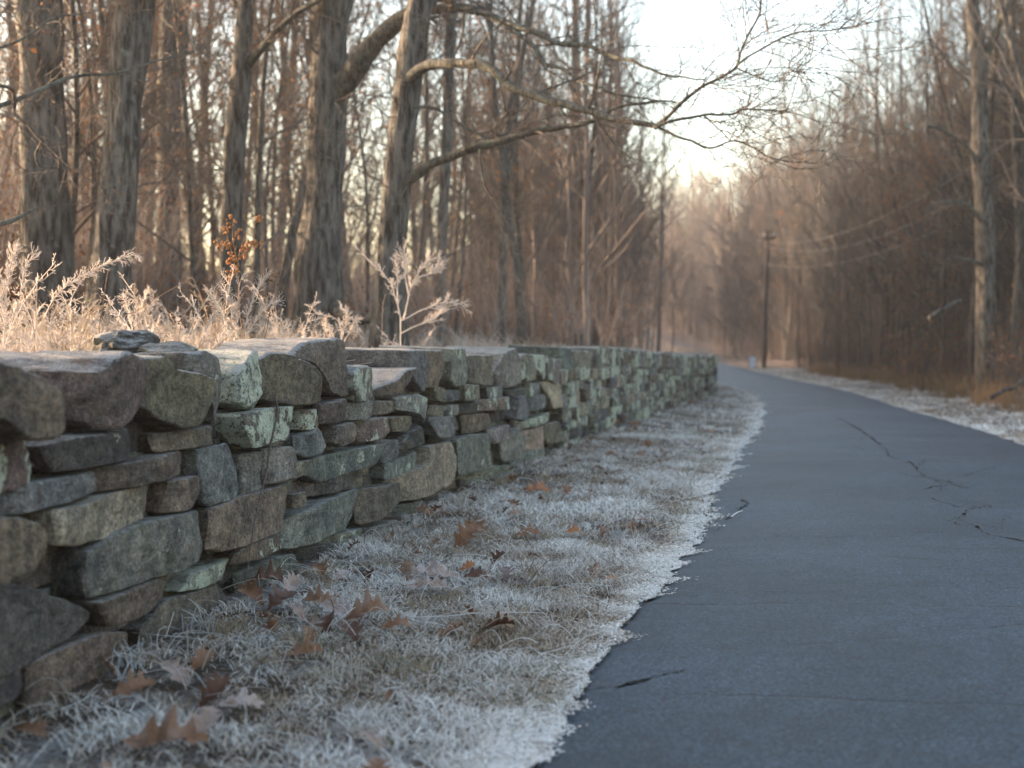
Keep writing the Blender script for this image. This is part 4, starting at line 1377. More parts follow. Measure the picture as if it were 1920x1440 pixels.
# --- frosted weeds along the back of the wall
def weed_template(seed, H, stems, plume):
    r = np.random.default_rng(seed)
    K = 7
    t = np.linspace(0, 1, K)[None]
    h = H * r.uniform(0.55, 1.1, stems)
    a = r.uniform(0, 6.28, stems)
    le = r.uniform(0.1, 0.6, stems)
    P = np.zeros((stems, K, 3))
    P[..., 0] = r.normal(0, 0.09, (stems, 1)) + (np.cos(a) * le * h)[:, None] * t ** 2
    P[..., 1] = r.normal(0, 0.09, (stems, 1)) + (np.sin(a) * le * h)[:, None] * t ** 2
    P[..., 2] = h[:, None] * (t - 0.22 * le[:, None] * t ** 3)
    R = np.full((stems, K), 0.0028) * (1.3 - 0.6 * t)
    vs, qs, n = [], [], 0
    def put(P_, R_, S_=3):
        nonlocal n
        v, q = tubes(P_, R_, S_)
        vs.append(v)
        qs.append(q + n)
        n += len(v)
    put(P, R)
    l2, r2 = spawn(P, R, 13, 0.3 if plume else 0.2, 0.99, 0.8, 0.2, 4, r, 0.12, 0.2, 0.9, 0.0022, 0.8)
    put(l2, r2)
    l3, r3 = spawn(l2, r2, 6, 0.1, 0.99, 0.8, 0.42, 3, r, 0.05, 0.2, 1.0, 0.0021, 0.9)
    put(l3, r3)
    V = np.concatenate(vs)
    return V, np.concatenate(qs), np.zeros(len(V))

def blade_tuft(seed, H, n):
    r = np.random.default_rng(seed)
    K = 5
    t = np.linspace(0, 1, K)[None]
    a = r.uniform(0, 6.28, n)
    le = r.uniform(0.15, 0.95, n)
    h = H * r.uniform(0.4, 1.1, n)
    P = np.zeros((n, K, 3))
    P[..., 0] = r.normal(0, 0.05, (n, 1)) + (np.cos(a) * le * h)[:, None] * t ** 1.7
    P[..., 1] = r.normal(0, 0.05, (n, 1)) + (np.sin(a) * le * h)[:, None] * t ** 1.7
    P[..., 2] = h[:, None] * (t - 0.45 * le[:, None] * t ** 2.5)
    v, q = tubes(P, 0.0026 * (1.2 - 0.8 * t) * np.ones((n, 1)), 3)
    return v, q, np.zeros(len(v))

WT = [weed_template(1, 0.75, 5, True), weed_template(2, 0.55, 6, False), weed_template(3, 0.95, 4, True), blade_tuft(4, 0.45, 60), blade_tuft(5, 0.6, 45)]
FR = [(0.70, 0.63, 0.57), (0.76, 0.70, 0.65), (0.60, 0.51, 0.42), (0.52, 0.42, 0.32), (0.74, 0.69, 0.66)]
n = 760
yy = 4.2 + 22 * r.random(n) ** 1.25
d = 0.65 + 3.6 * r.random(n) ** 1.2
xx = wall_x(yy) - d
sc_ = np.clip(r.uniform(0.45, 0.9, n) * (1.0 - 0.25 * (yy > 13)) * (0.72 + 0.35 * (n2(xx, yy, 0.6, 61) > 0.0)), 0.3, 1.0)
sc_ *= np.clip(1.55 - 0.04 * yy, 0.55, 1.35)
place_templates(WT, xx, yy, ground_z(xx, yy) - 0.03, sc_, r.uniform(0, 6.28, n), r.choice(5, n, p=[.27, .25, .13, .2, .15]), [FR[i] for i in r.integers(0, 5, n)],
                "frosted_weeds", M['frond'], "bank of frosted dead grass and weeds glowing in the sun behind the wall")

# --- single plants one can tell apart
def plant(name, label, cat, foot):
    return thing(name, tuple(foot), label, cat)
def px_line(pts, Y, w, n=None, Y1=None):
    Y1 = Y if Y1 is None else Y1
    f = np.linspace(0, 1, len(pts))
    p = np.array([W(a, b, Y + (Y1 - Y) * q) for (a, b), q in zip(pts, f)])
    p = spline(p, n or 6 * len(pts))
    rad = np.linspace(w[0], w[1], len(p))
    return p[None], rad[None]
def down_to_ground(pts, Y):
    """continue a stem from its lowest seen point down to the soil"""
    a, b = pts[0]
    p = W(a, b, Y)
    gz = float(ground_z(np.array(p[0]), np.array(p[1])))
    return [(a - 0.15 * (pts[1][0] - a), 640 + (EYE - gz + 0.03) / Y * FPX)] + list(pts) if p[2] > gz + 0.02 else list(pts)

ICE = (0.77, 0.71, 0.66)
def frost_spray(mb, P, R, r, m, ln, t0=0.3, m2=5, ang=0.75, up=0.1, rr=0.0024, ln2=0.5):
    l2, r2 = spawn(P, R, m, t0, 0.99, ang, 0.2, 5, r, up, 0.15, 0.9, rr, 0.85, lens=ln)
    mb.add(*tubes(l2, r2, 4), None, ICE)
    l3, r3 = spawn(l2, r2, m2, 0.15, 1.0, 0.7, ln2, 3, r, up, 0.15, 1.0, rr * 0.85, 0.9)
    mb.add(*tubes(l3, r3, 4), None, ICE)
    return l2

def branch_plant(name, label, cat, stems, Y, r0, seed, m=10, ln=0.09, t0=0.35, m2=5, up=0.1, ang=0.75, tint=ICE, rr=0.0024):
    r = np.random.default_rng(seed)
    st0 = down_to_ground(stems[0], Y)
    fx = W(*st0[0], Y)
    o = plant(name, label, cat, fx)
    for k, st in enumerate(stems):
        mb = MB()
        m, rr, m2 = int(m * 1.0), rr, m2
        P, R = px_line(st0 if k == 0 else st, Y, (r0 * 0.8, r0 * 0.35))
        mb.add(*tubes(P, R, 6), None, tint)
        # clinging rime crumbs
        frost_spray(mb, P, R, r, 16, 0.014, 0.2, 1, 1.2, 0.0, 0.0026)
        mm = mb.build("stem", M['frond'], o)
        sb = MB()
        frost_spray(sb, P, R, r, int(m * 1.25), ln, t0, m2, ang * 0.85, up, rr * 0.45, 0.6)
        sb.build("spray", M['frond'], mm)
    return o

branch_plant("frosted_shrub", "tall branching weed white with frost standing alone above the wall", "plant",
  [[(751, 640), (750, 590), (740, 555), (735, 535), (717, 512), (700, 497), (680, 477)], [(748, 585), (745, 560), (745, 540), (745, 510), (742, 484)],
   [(757, 600), (767, 552), (772, 535), (790, 505), (806, 484)], [(762, 597), (783, 585), (802, 577), (838, 567), (866, 572)],
   [(752, 625), (778, 612), (805, 602), (836, 581)], [(767, 555), (760, 520), (762, 495), (758, 478)], [(783, 520), (800, 515), (815, 508), (822, 500)]], 12.3, 0.0075, 1, 11, 0.115, 0.42, 7, 0.08, 0.65, ICE, 0.0036)
branch_plant("frosted_goldenrod", "arching goldenrod stem with a drooping frosted plume above the wall", "plant",
  [[(67, 632), (82, 597), (100, 562), (130, 532), (162, 512), (195, 497), (222, 487), (250, 478), (262, 488)]], 7.3, 0.0042, 2, 60, 0.05, 0.50, 4, -0.12, 0.8, ICE, 0.0019)
branch_plant("frosted_goldenrod", "bushy frosted weed clump at the left edge above the wall", "plant",
  [[(10, 640), (12, 560), (18, 510), (30, 470)], [(10, 620), (0, 540), (-12, 490)], [(14, 630), (38, 545), (48, 498), (62, 480)], [(8, 600), (-20, 540), (-40, 500)], [(5, 560), (20, 505), (28, 464)]], 7.0, 0.0035, 3, 26, 0.06, 0.25, 5, 0.1, 0.8, ICE, 0.0018)
branch_plant("frosted_weed", "low feathery frosted weed arching right beside the squarish purple capstone", "plant",
  [[(640, 642), (638, 615), (630, 598), (606, 590), (578, 588)], [(640, 640), (648, 605), (650, 585), (640, 578)], [(645, 640), (660, 615), (668, 600), (672, 625)], [(630, 640), (618, 615), (610, 605)]], 10.6, 0.004, 4, 26, 0.055, 0.2, 5, 0.0, 0.85, ICE, 0.0022)
branch_plant("frosted_weed", "dense frosted weed clump around the brown seed head plant", "plant",
  [[(448, 640), (445, 580), (450, 530), (458, 512)], [(452, 640), (470, 575), (490, 530), (500, 515)], [(440, 640), (415, 590), (402, 560), (392, 545)], [(455, 640), (480, 600), (500, 575), (520, 565)], [(446, 600), (430, 560), (424, 545)]], 8.9, 0.0035, 5, 30, 0.06, 0.2, 5, 0.05, 0.8, ICE, 0.0021)
branch_plant("frosted_weed", "rounded cream frosted weed left of the brown seed head plant", "plant",
  [[(255, 640), (256, 590), (252, 560), (238, 545)], [(256, 620), (268, 570), (276, 548)], [(250, 630), (240, 580), (230, 556)], [(258, 610), (280, 580), (288, 565)]], 8.4, 0.003, 6, 26, 0.05, 0.3, 5, 0.0, 0.9, ICE, 0.0019)

def seed_heads(name, label, stems, Y, heads, hr, tint, stemtint, seed, cluster=9):
    r = np.random.default_rng(seed)
    st0 = down_to_ground(stems[0], Y)
    o = plant(name, label, "plant", W(*st0[0], Y))
    mb = MB()
    for k, st in enumerate(stems):
        P, R = px_line(st0 if k == 0 else st, Y, (0.0032, 0.0018))
        mb.add(*tubes(P, R, 5), None, stemtint)
    mb.build("stem", M['frond'], o)
    th = np.linspace(0.05, np.pi - 0.05, 7)[:, None]
    ph = np.linspace(0, 2 * np.pi, 9, endpoint=False)[None]
    d = np.stack([np.sin(th) * np.cos(ph), np.sin(th) * np.sin(ph), np.cos(th) + 0 * ph], -1)
    ii = np.arange(63).reshape(7, 9)
    nx = np.roll(ii, -1, 1)
    q = np.stack([ii[:-1], ii[1:], nx[1:], nx[:-1]], -1).reshape(-1, 4)
    for (hx, hy, hw) in heads:
        hb = MB()
        c = W(hx, hy, Y)
        for _ in range(cluster):
            cc = c + r.normal(0, 0.42, 3) * hw / FPX * Y
            dd = 1 + fbm(d * 4 + cc * 50, 3, seed) * 0.35
            hb.add(cc + d.reshape(-1, 3) * dd.reshape(-1, 1) * hr * r.uniform(0.6, 1.2), q, None, np.array(tint) * r.uniform(0.7, 1.3))
        hb.build("seed_head", M['frond'], o)
    return o
seed_heads("seed_head_plant", "tall brown weed with clustered round seed heads lit by the sun", [[(455, 640), (450, 590), (447, 540), (446, 500), (450, 470), (462, 440), (485, 412)], [(447, 530), (436, 480), (425, 440), (420, 424)], [(449, 500), (440, 470), (436, 440), (436, 416)], [(452, 480), (470, 465), (484, 456)]], 8.7,
           [(485, 412, 14), (436, 414, 12), (422, 432, 12), (446, 442, 16), (482, 456, 12), (412, 456, 14), (432, 462, 16), (455, 470, 16), (442, 480, 18), (428, 490, 14), (440, 505, 12), (430, 520, 10), (466, 458, 12)], 0.0095, (0.42, 0.22, 0.09), (0.35, 0.22, 0.12), 3, 11)
seed_heads("seed_head_plant", "thin stem with two dark frosted seed heads right of the brown seed head plant", [[(494, 650), (500, 620), (504, 596), (510, 560), (516, 528)], [(512, 540), (520, 520), (526, 512)]], 8.9, [(526, 513, 12), (510, 526, 12)], 0.005, (0.10, 0.07, 0.055), (0.14, 0.10, 0.08), 5, 12)
seed_heads("seed_head_plant", "short stem topped by one dark round seed head above the lichened capstone", [[(485, 655), (494, 622), (500, 596)]], 8.6, [(504, 587, 13)], 0.005, (0.09, 0.065, 0.055), (0.14, 0.10, 0.08), 6, 16)
seed_heads("seed_head_plant", "bent stem with a hanging brown seed head near the left edge", [[(65, 640), (58, 590), (48, 560), (40, 542)]], 6.6, [(30, 545, 20), (26, 556, 14)], 0.007, (0.18, 0.085, 0.04), (0.2, 0.13, 0.09), 7, 14)
seed_heads("seed_head_plant", "dry stem with one dark red brown seed head above the olive capstone", [[(335, 645), (337, 625), (338, 612)]], 8.2, [(336, 608, 14)], 0.006, (0.15, 0.06, 0.04), (0.18, 0.11, 0.08), 8, 12)

def bare_stem(label, pts, Y, w, tint, twigs=0, seed=0, Y1=None):
    r = np.random.default_rng(seed)
    st = down_to_ground(pts, Y) if Y1 is None else pts
    P, R = px_line(st, Y, w, None, Y1)
    mb = MB()
    mb.add(*tubes(P, R, 5), None, tint)
    if twigs:
        l2, r2 = spawn(P, R, twigs, 0.3, 0.95, 0.7, 0.1, 4, r, 0.1, 0.2, 0.6, 0.0012, 0.6, lens=0.06)
        mb.add(*tubes(l2, r2, 3), None, tint)
    o = mb.build("dry_stem", M['frond'], None, P[0, 0])
    o.location = P[0, 0]
    return tag(o, label, "stem")
bare_stem("straight pale stem leaning far right out of the wall top", [(216, 618), (262, 580), (308, 550), (352, 526)], 7.0, (0.003, 0.002), (0.42, 0.30, 0.22), 8, 1)
bare_stem("upright brown stem rising beside the perched rounded stone", [(186, 622), (192, 580), (199, 530), (203, 505)], 6.9, (0.0024, 0.002), (0.24, 0.15, 0.10), 10, 2)
bare_stem("upright brown stem in front of the seed head plant", [(424, 640), (432, 600), (440, 560), (446, 545)], 8.2, (0.0026, 0.0018), (0.22, 0.14, 0.09), 6, 3)
bare_stem("thin slanting stem right of the white lichened capstone", [(556, 645), (580, 622), (604, 606), (632, 588)], 9.6, (0.0022, 0.0014), (0.24, 0.17, 0.12), 5, 4)
bare_stem("stubby brown stem right of the perched rounded stone", [(247, 634), (250, 622), (251, 612)], 6.9, (0.004, 0.0035), (0.16, 0.10, 0.07), 0, 5)
bare_stem("lone frosted stalk right of the fallen log", [(716, 640), (717, 600), (718, 570), (723, 552)], 12.8, (0.004, 0.003), (0.5, 0.38, 0.29), 12, 6)

# grey hairy vine hanging down the wall face
vr = np.random.default_rng(8)
vp = [(516, 742), (520, 770), (514, 805), (505, 845), (500, 885), (488, 930), (476, 985), (468, 1040), (458, 1110)]
pv = []
for a, b in vp:
    s_, z_ = pix_to_wall(np.array([a]), np.array([b]), 0.09)
    pv.append(np.r_[wall_p(s_)[0] + wall_n(s_)[0] * 0.09, z_[0]])
pv = spline(np.array(pv), 60)
mb = MB()
mb.add(*tubes(pv[None], np.linspace(0.006, 0.0022, 60)[None], 6), None, (0.17, 0.14, 0.12))
l2, r2 = spawn(pv[None], np.full((1, 60), 0.004), 90, 0.02, 0.6, 1.2, 0.1, 4, vr, 0.0, 0.3, 0.4, 0.0012, 0.6, lens=0.045)
mb.add(*tubes(l2, r2, 3), None, (0.22, 0.19, 0.18))
o = mb.build("dead_vine", M['frond'], None, pv[-1])
o.location = pv[-1]
tag(o, "thin grey dead vine hanging down the face of the stone wall", "vine")

# --- frosted verge grass
LEAFPX = [(690, 1168), (634, 1165), (505, 1112), (547, 1118), (556, 1172), (805, 1085), (800, 1108), (872, 1020), (893, 1000), (992, 1004), (1006, 926), (1062, 928), (1076, 997), (893, 1088), (948, 1082),
          (310, 1422), (402, 1330), (452, 1350), (330, 1296), (570, 1246), (640, 1095), (600, 1085), (1145, 1090), (965, 970), (1212, 842)]
LEAFXY = [((a - 960.0) / FPX * (EYE - 0.06) * FPX / (b - 640.0), (EYE - 0.06) * FPX / (b - 640.0)) for a, b in LEAFPX]
def verge_blades(n, yfun, ufun, hmin, hmax, wmul, seed, frost_edge):
    r = np.random.default_rng(seed)
    y = yfun(r, n)
    x, e = ufun(r, y)
    tuft = n2(x, y, 2.3, 71, 4)
    bare = n2(x, y, 1.1, 75, 3)
    wl = (x - wall_x(y))
    fine = n2(x, y, 7.0, 77, 3)
    keep = r.random(n) < np.clip(0.40 + 0.85 * bare + 0.75 * fine + 0.34 * np.minimum(wl, 1.2) - 0.6 * ss(7.0, 4.6, y) * ss(1.1, 0.3, wl), 0.04, 1.0)
    keep |= e < 0.16
    x, y, e, tuft, bare = x[keep], y[keep], e[keep], tuft[keep], bare[keep]
    n = len(x)
    K = 4
    t = np.linspace(0, 1, K)[None]
    h = r.uniform(hmin, hmax, n) * (0.75 + 0.55 * np.clip(tuft + 0.3, 0, 1.3))
    edge = np.clip(1 - e / 0.22, 0, 1)
    h = h * (1 - 0.62 * edge)
    for lx, ly in LEAFXY:
        if lx is not None:
            dd = (x - lx) ** 2 + (y - ly) ** 2
            h = np.where(dd < 0.0121, h * 0.4, h)
    a = r.uniform(0, 6.28, n) 
    le = r.uniform(0.45, 1.0, n) ** 0.5
    le = np.clip(le + 0.25 * edge, 0, 1.0)
    P = np.zeros((n, K, 3))
    bend = r.normal(0, 0.5, n)
    P[..., 0] = x[:, None] + (np.cos(a) * le * h)[:, None] * t + (np.cos(a + 1.57) * bend * h * 0.5)[:, None] * t ** 2
    P[..., 1] = y[:, None] + (np.sin(a) * le * h)[:, None] * t + (np.sin(a + 1.57) * bend * h * 0.5)[:, None] * t ** 2
    z0 = ground_z(x, y)
    z0 = np.where(e < 0.02, 0.012 + 0.10 * np.clip(-e, 0, 0.2), np.maximum(z0, -0.004))
    rise = np.sqrt(np.clip(1 - le ** 2, 0.02, 1))
    P[..., 2] = z0[:, None] + h[:, None] * (rise[:, None] * t + 0.22 * t * (1 - t) * 2) + 0.004
    hw = r.uniform(0.0013, 0.0029, n)[:, None] * wmul * (1.15 - 0.75 * t) * (1 + 0.8 * edge[:, None])
    side = np.stack([-np.sin(a), np.cos(a), r.normal(0, 0.5, n)], -1)
    V, q = strips(P, hw, norm(side))
    # colour: straw, a little living green, and rime
    straw = np.array([(0.33, 0.25, 0.165), (0.26, 0.185, 0.12), (0.40, 0.31, 0.22), (0.20, 0.15, 0.105)])[r.integers(0, 4, n)]
    green = r.random(n) < np.clip(0.06 + 0.25 * (n2(x, y, 0.8, 81) - 0.25), 0, 0.5)
    straw[green] = np.array([0.12, 0.16, 0.10])
    fr = np.clip(r.normal(0.48, 0.27, n) + 0.75 * np.clip(tuft, -1, 1) + 0.45 * edge + 0.16 * np.minimum(x - wall_x(y), 1.5) - 0.16, 0.0, 1.0)
    fr = fr[:, None] * (0.7 + 0.4 * t)
    fr = np.clip(fr, 0, 1)[..., None]
    ice = np.array([0.80, 0.775, 0.745])
    col = straw[:, None] * (1 - fr) + ice * fr
    col = np.repeat(col, 2, axis=1).reshape(-1, 3)
    return V, q, col

def left_u(r, y):
    wx = wall_x(y)
    l = road_l(y) + n2(y * 0 + 3.1, y, 3.3, 21, 4) * 0.045 + n2(y, y * 0, 5.0, 88, 4) * 0.03
    u = r.random(len(y))
    k = r.random(len(y)) < 0.30
    x = wx + 0.02 + (l - wx) * u
    sp = np.clip(n2(y, y * 0 + 1.7, 2.6, 91, 4) + 0.35, 0, 1.2)
    xe = l + 0.03 - np.abs(r.normal(0, 0.13, len(y)))
    out = r.random(len(y)) < 0.22
    xe = np.where(out, l + np.abs(r.normal(0, 0.075, len(y))) * sp, xe)
    x = np.where(k, xe, x)
    return x, l - x
def right_u(r, y):
    l = road_r(y) + n2(y * 0 + 8.1, y, 2.3, 25, 4) * 0.05
    x = l + np.where(r.random(len(y)) < 0.35, np.abs(r.normal(0, 0.16, len(y))) - 0.03, r.uniform(0, 2.2, len(y)))
    return x, x - l

mb = MB()
for n, yfun, uf, h0, h1, wm, sd, fe in [
        (150000, lambda r, n: 2.6 + 6.4 * r.random(n), left_u, 0.022, 0.062, 1.0, 1, 0),
        (72000, lambda r, n: 9.0 + 9.0 * r.random(n), left_u, 0.03, 0.075, 1.5, 2, 0),
        (34000, lambda r, n: 18.0 + 24.0 * r.random(n), left_u, 0.035, 0.09, 2.8, 3, 0),
        (42000, lambda r, n: 12.0 + 50.0 * r.random(n) ** 1.4, right_u, 0.05, 0.12, 3.2, 4, 0)]:
    v, q, c = verge_blades(n, yfun, uf, h0, h1, wm, sd, fe)
    mb.add(v, q, None, c)
# longer matted stalks lying among the short blades
r = np.random.default_rng(404)
n = 1300
y = 2.8 + 13 * r.random(n) ** 1.2
x, e = left_u(r, y)
k_ = e > 0.08
x, y = x[k_], y[k_]
n = len(x)
t = np.linspace(0, 1, 7)[None]
a = r.uniform(0, 6.28, n)
ln = r.uniform(0.08, 0.24, n)
bd = r.normal(0, 1.1, n)
P = np.zeros((n, 7, 3))
P[..., 0] = x[:, None] + ln[:, None] * (np.cos(a)[:, None] * t + np.cos(a + 1.57)[:, None] * bd[:, None] * t ** 2 * 0.4)
P[..., 1] = y[:, None] + ln[:, None] * (np.sin(a)[:, None] * t + np.sin(a + 1.57)[:, None] * bd[:, None] * t ** 2 * 0.4)
P[..., 2] = ground_z(x, y)[:, None] + r.uniform(0.01, 0.05, n)[:, None] + r.uniform(0.0, 0.10, n)[:, None] * np.sin(t * 2.6)
v, q = tubes(P, np.full((n, 7), 0.0013) * (1.1 - 0.5 * t) * (1 + 0.05 * y[:, None]), 3)
fr = np.clip(r.normal(0.6, 0.3, n), 0, 1)[:, None]
c = (np.array([(0.36, 0.28, 0.19), (0.25, 0.17, 0.11), (0.44, 0.35, 0.25)])[r.integers(0, 3, n)]) * (1 - fr) + np.array([0.78, 0.77, 0.76]) * fr
mb.add(v, q, None, np.repeat(c, 21, 0))
o = mb.build("verge_grass", M['grass'])
tag(o, "short curled grass white with frost on both verges of the lane", None, None, "stuff")

# tufts of taller straw on the verge and at the right wood edge
r = np.random.default_rng(31)
n = 130
yy = 3.0 + 9 * r.random(n)
xx = wall_x(yy) + 0.1 + (road_l(yy) - wall_x(yy) - 0.45) * r.random(n) ** 1.25
ts = [(0.42, 0.33, 0.22), (0.36, 0.27, 0.17), (0.5, 0.44, 0.36), (0.55, 0.55, 0.55)]
place_templates([blade_tuft(11, 0.10, 34), blade_tuft(12, 0.13, 26)], xx, yy, ground_z(xx, yy) - 0.01, r.uniform(0.5, 1.1, n), r.uniform(0, 6.28, n), r.choice(2, n), [ts[i] for i in r.integers(0, 4, n)],
                "straw_tufts", M['grass'], "tufts of straw coloured dead grass in the frosted verge")
n = 260
yy = 17 + 36 * r.random(n) ** 1.2
xx = road_r(yy) + 1.5 + 1.3 * r.random(n)
place_templates([blade_tuft(13, 0.6, 40), blade_tuft(14, 0.8, 30)], xx, yy, ground_z(xx, yy) - 0.02, r.uniform(0.4, 1.2, n), r.uniform(0, 6.28, n), r.choice(2, n), [(0.34, 0.22, 0.12), ] * n,
                "straw_tufts", M['grass'], "tall tawny dead grass along the right wood edge")

# --- frosted crumbs of soil, grit and ice where the verge breaks up over the asphalt
r = np.random.default_rng(606)
n = 9000
yy = 2.8 + 22 * r.random(n) ** 1.3
sp = np.clip(n2(yy, yy * 0 + 1.7, 2.6, 91, 4) + 0.45, 0.05, 1.3)
xx = road_l(yy) + n2(yy * 0 + 3.1, yy, 3.3, 21, 5) * 0.055 + r.normal(-0.02, 0.055, n) * sp + 0.012
octa = np.array([(1, 0, 0), (-1, 0, 0), (0, 1, 0), (0, -1, 0), (0, 0, 1), (0, 0, -1)], float)
tri = np.array([(0, 2, 4), (2, 1, 4), (1, 3, 4), (3, 0, 4), (2, 0, 5), (1, 2, 5), (3, 1, 5), (0, 3, 5)])
sz = (0.0020 + 0.0060 * r.random(n) ** 2.5) * (1 + 0.05 * yy)
V = octa[None] * sz[:, None, None] * r.uniform(0.6, 1.5, (n, 6, 1)) + r.normal(0, 0.12, (n, 6, 3)) * sz[:, None, None]
V += np.stack([xx, yy, 0.014 + 0.09 * np.clip(xx - road_l(yy), 0, .3) + sz * 0.4], -1)[:, None]
c = np.where((r.random(n) < 0.86)[:, None], np.array([[0.76, 0.75, 0.74]]) * r.uniform(0.75, 1.05, (n, 1)), np.array([[0.07, 0.06, 0.05]]) * r.uniform(0.5, 2.0, (n, 1)))
mb = MB()
mb.add(V.reshape(-1, 3), None, (tri[None] + 6 * np.arange(n)[:, None, None]).reshape(-1, 3), np.repeat(c, 6, 0))
o = mb.build("frosted_grit", M['grass'], None, None, False)
tag(o, "crumbs of frost, soil and grit along the ragged edge of the asphalt", None, None, "stuff")

# --- fallen oak leaves
def oak_leaf(seed, L_, curl, fold, tint, rime):
    r = np.random.default_rng(seed)
    n = 44
    t = np.linspace(0, 1, n)
    env = np.sin(np.pi * t ** 0.85) ** 0.75 * (0.62 + 0.3 * t)
    lobes = 0.5 + 0.5 * np.cos(2 * np.pi * (t * r.uniform(3.6, 4.4) + r.uniform(-.1, .1)))
    w = L_ * 0.40 * env * (0.46 + 0.58 * lobes) + 0.004 * L_
    fw = np.array([-1, -0.55, 0, 0.55, 1])
    x = t[:, None] * L_ + np.abs(fw)[None] * w[:, None] * 0.35
    y = w[:, None] * fw[None] * (1 + r.normal(0, 0.05, (n, 1)))
    z = 0.3 * curl * (np.abs(y) ** 2) / (0.2 * L_) + fold * L_ * np.sin(np.pi * t[:, None] * r.uniform(0.8, 1.5)) + fbm(np.stack([x * 22, y * 22, x * 0 + seed], -1), 3, seed) * 0.07 * L_
    V = np.stack([x - L_ / 2, y, z], -1)
    ii = np.arange(n * 5).reshape(n, 5)
    q = np.stack([ii[:-1, :-1], ii[:-1, 1:], ii[1:, 1:], ii[1:, :-1]], -1).reshape(-1, 4)
    c = np.array(tint) * (0.85 + 0.3 * r.random((n, 5, 1)))
    veins = np.zeros((n, 5, 1))
    veins[:, 2] = 1
    edge = np.zeros((n, 5, 1))
    edge[:, [0, 4]] = 0.5
    f = np.clip(0.75 * rime * (0.55 + 0.6 * fbm(V * 30 + seed, 3, seed)[..., None]) + rime * edge * 0.8, 0, 0.9)
    c = c * (1 - f) + np.array([0.66, 0.62, 0.64]) * f
    mb = MB()
    mb.add(V.reshape(-1, 3), q, None, c.reshape(-1, 3))
    st = np.array([[[-L_ / 2 - 0.16 * L_, 0.01, 0.02], [-L_ / 2 - 0.06 * L_, 0, z[0, 2]], [-L_ / 2 + 0.3 * L_, 0, z[13, 2]], [L_ * 0.3, 0, z[35, 2]]]])
    mb.add(*tubes(st, np.array([[0.0016, 0.0014, 0.0012, 0.0006]]), 4), None, np.array(tint) * 0.6)
    return mb.mesh("oak_leaf")

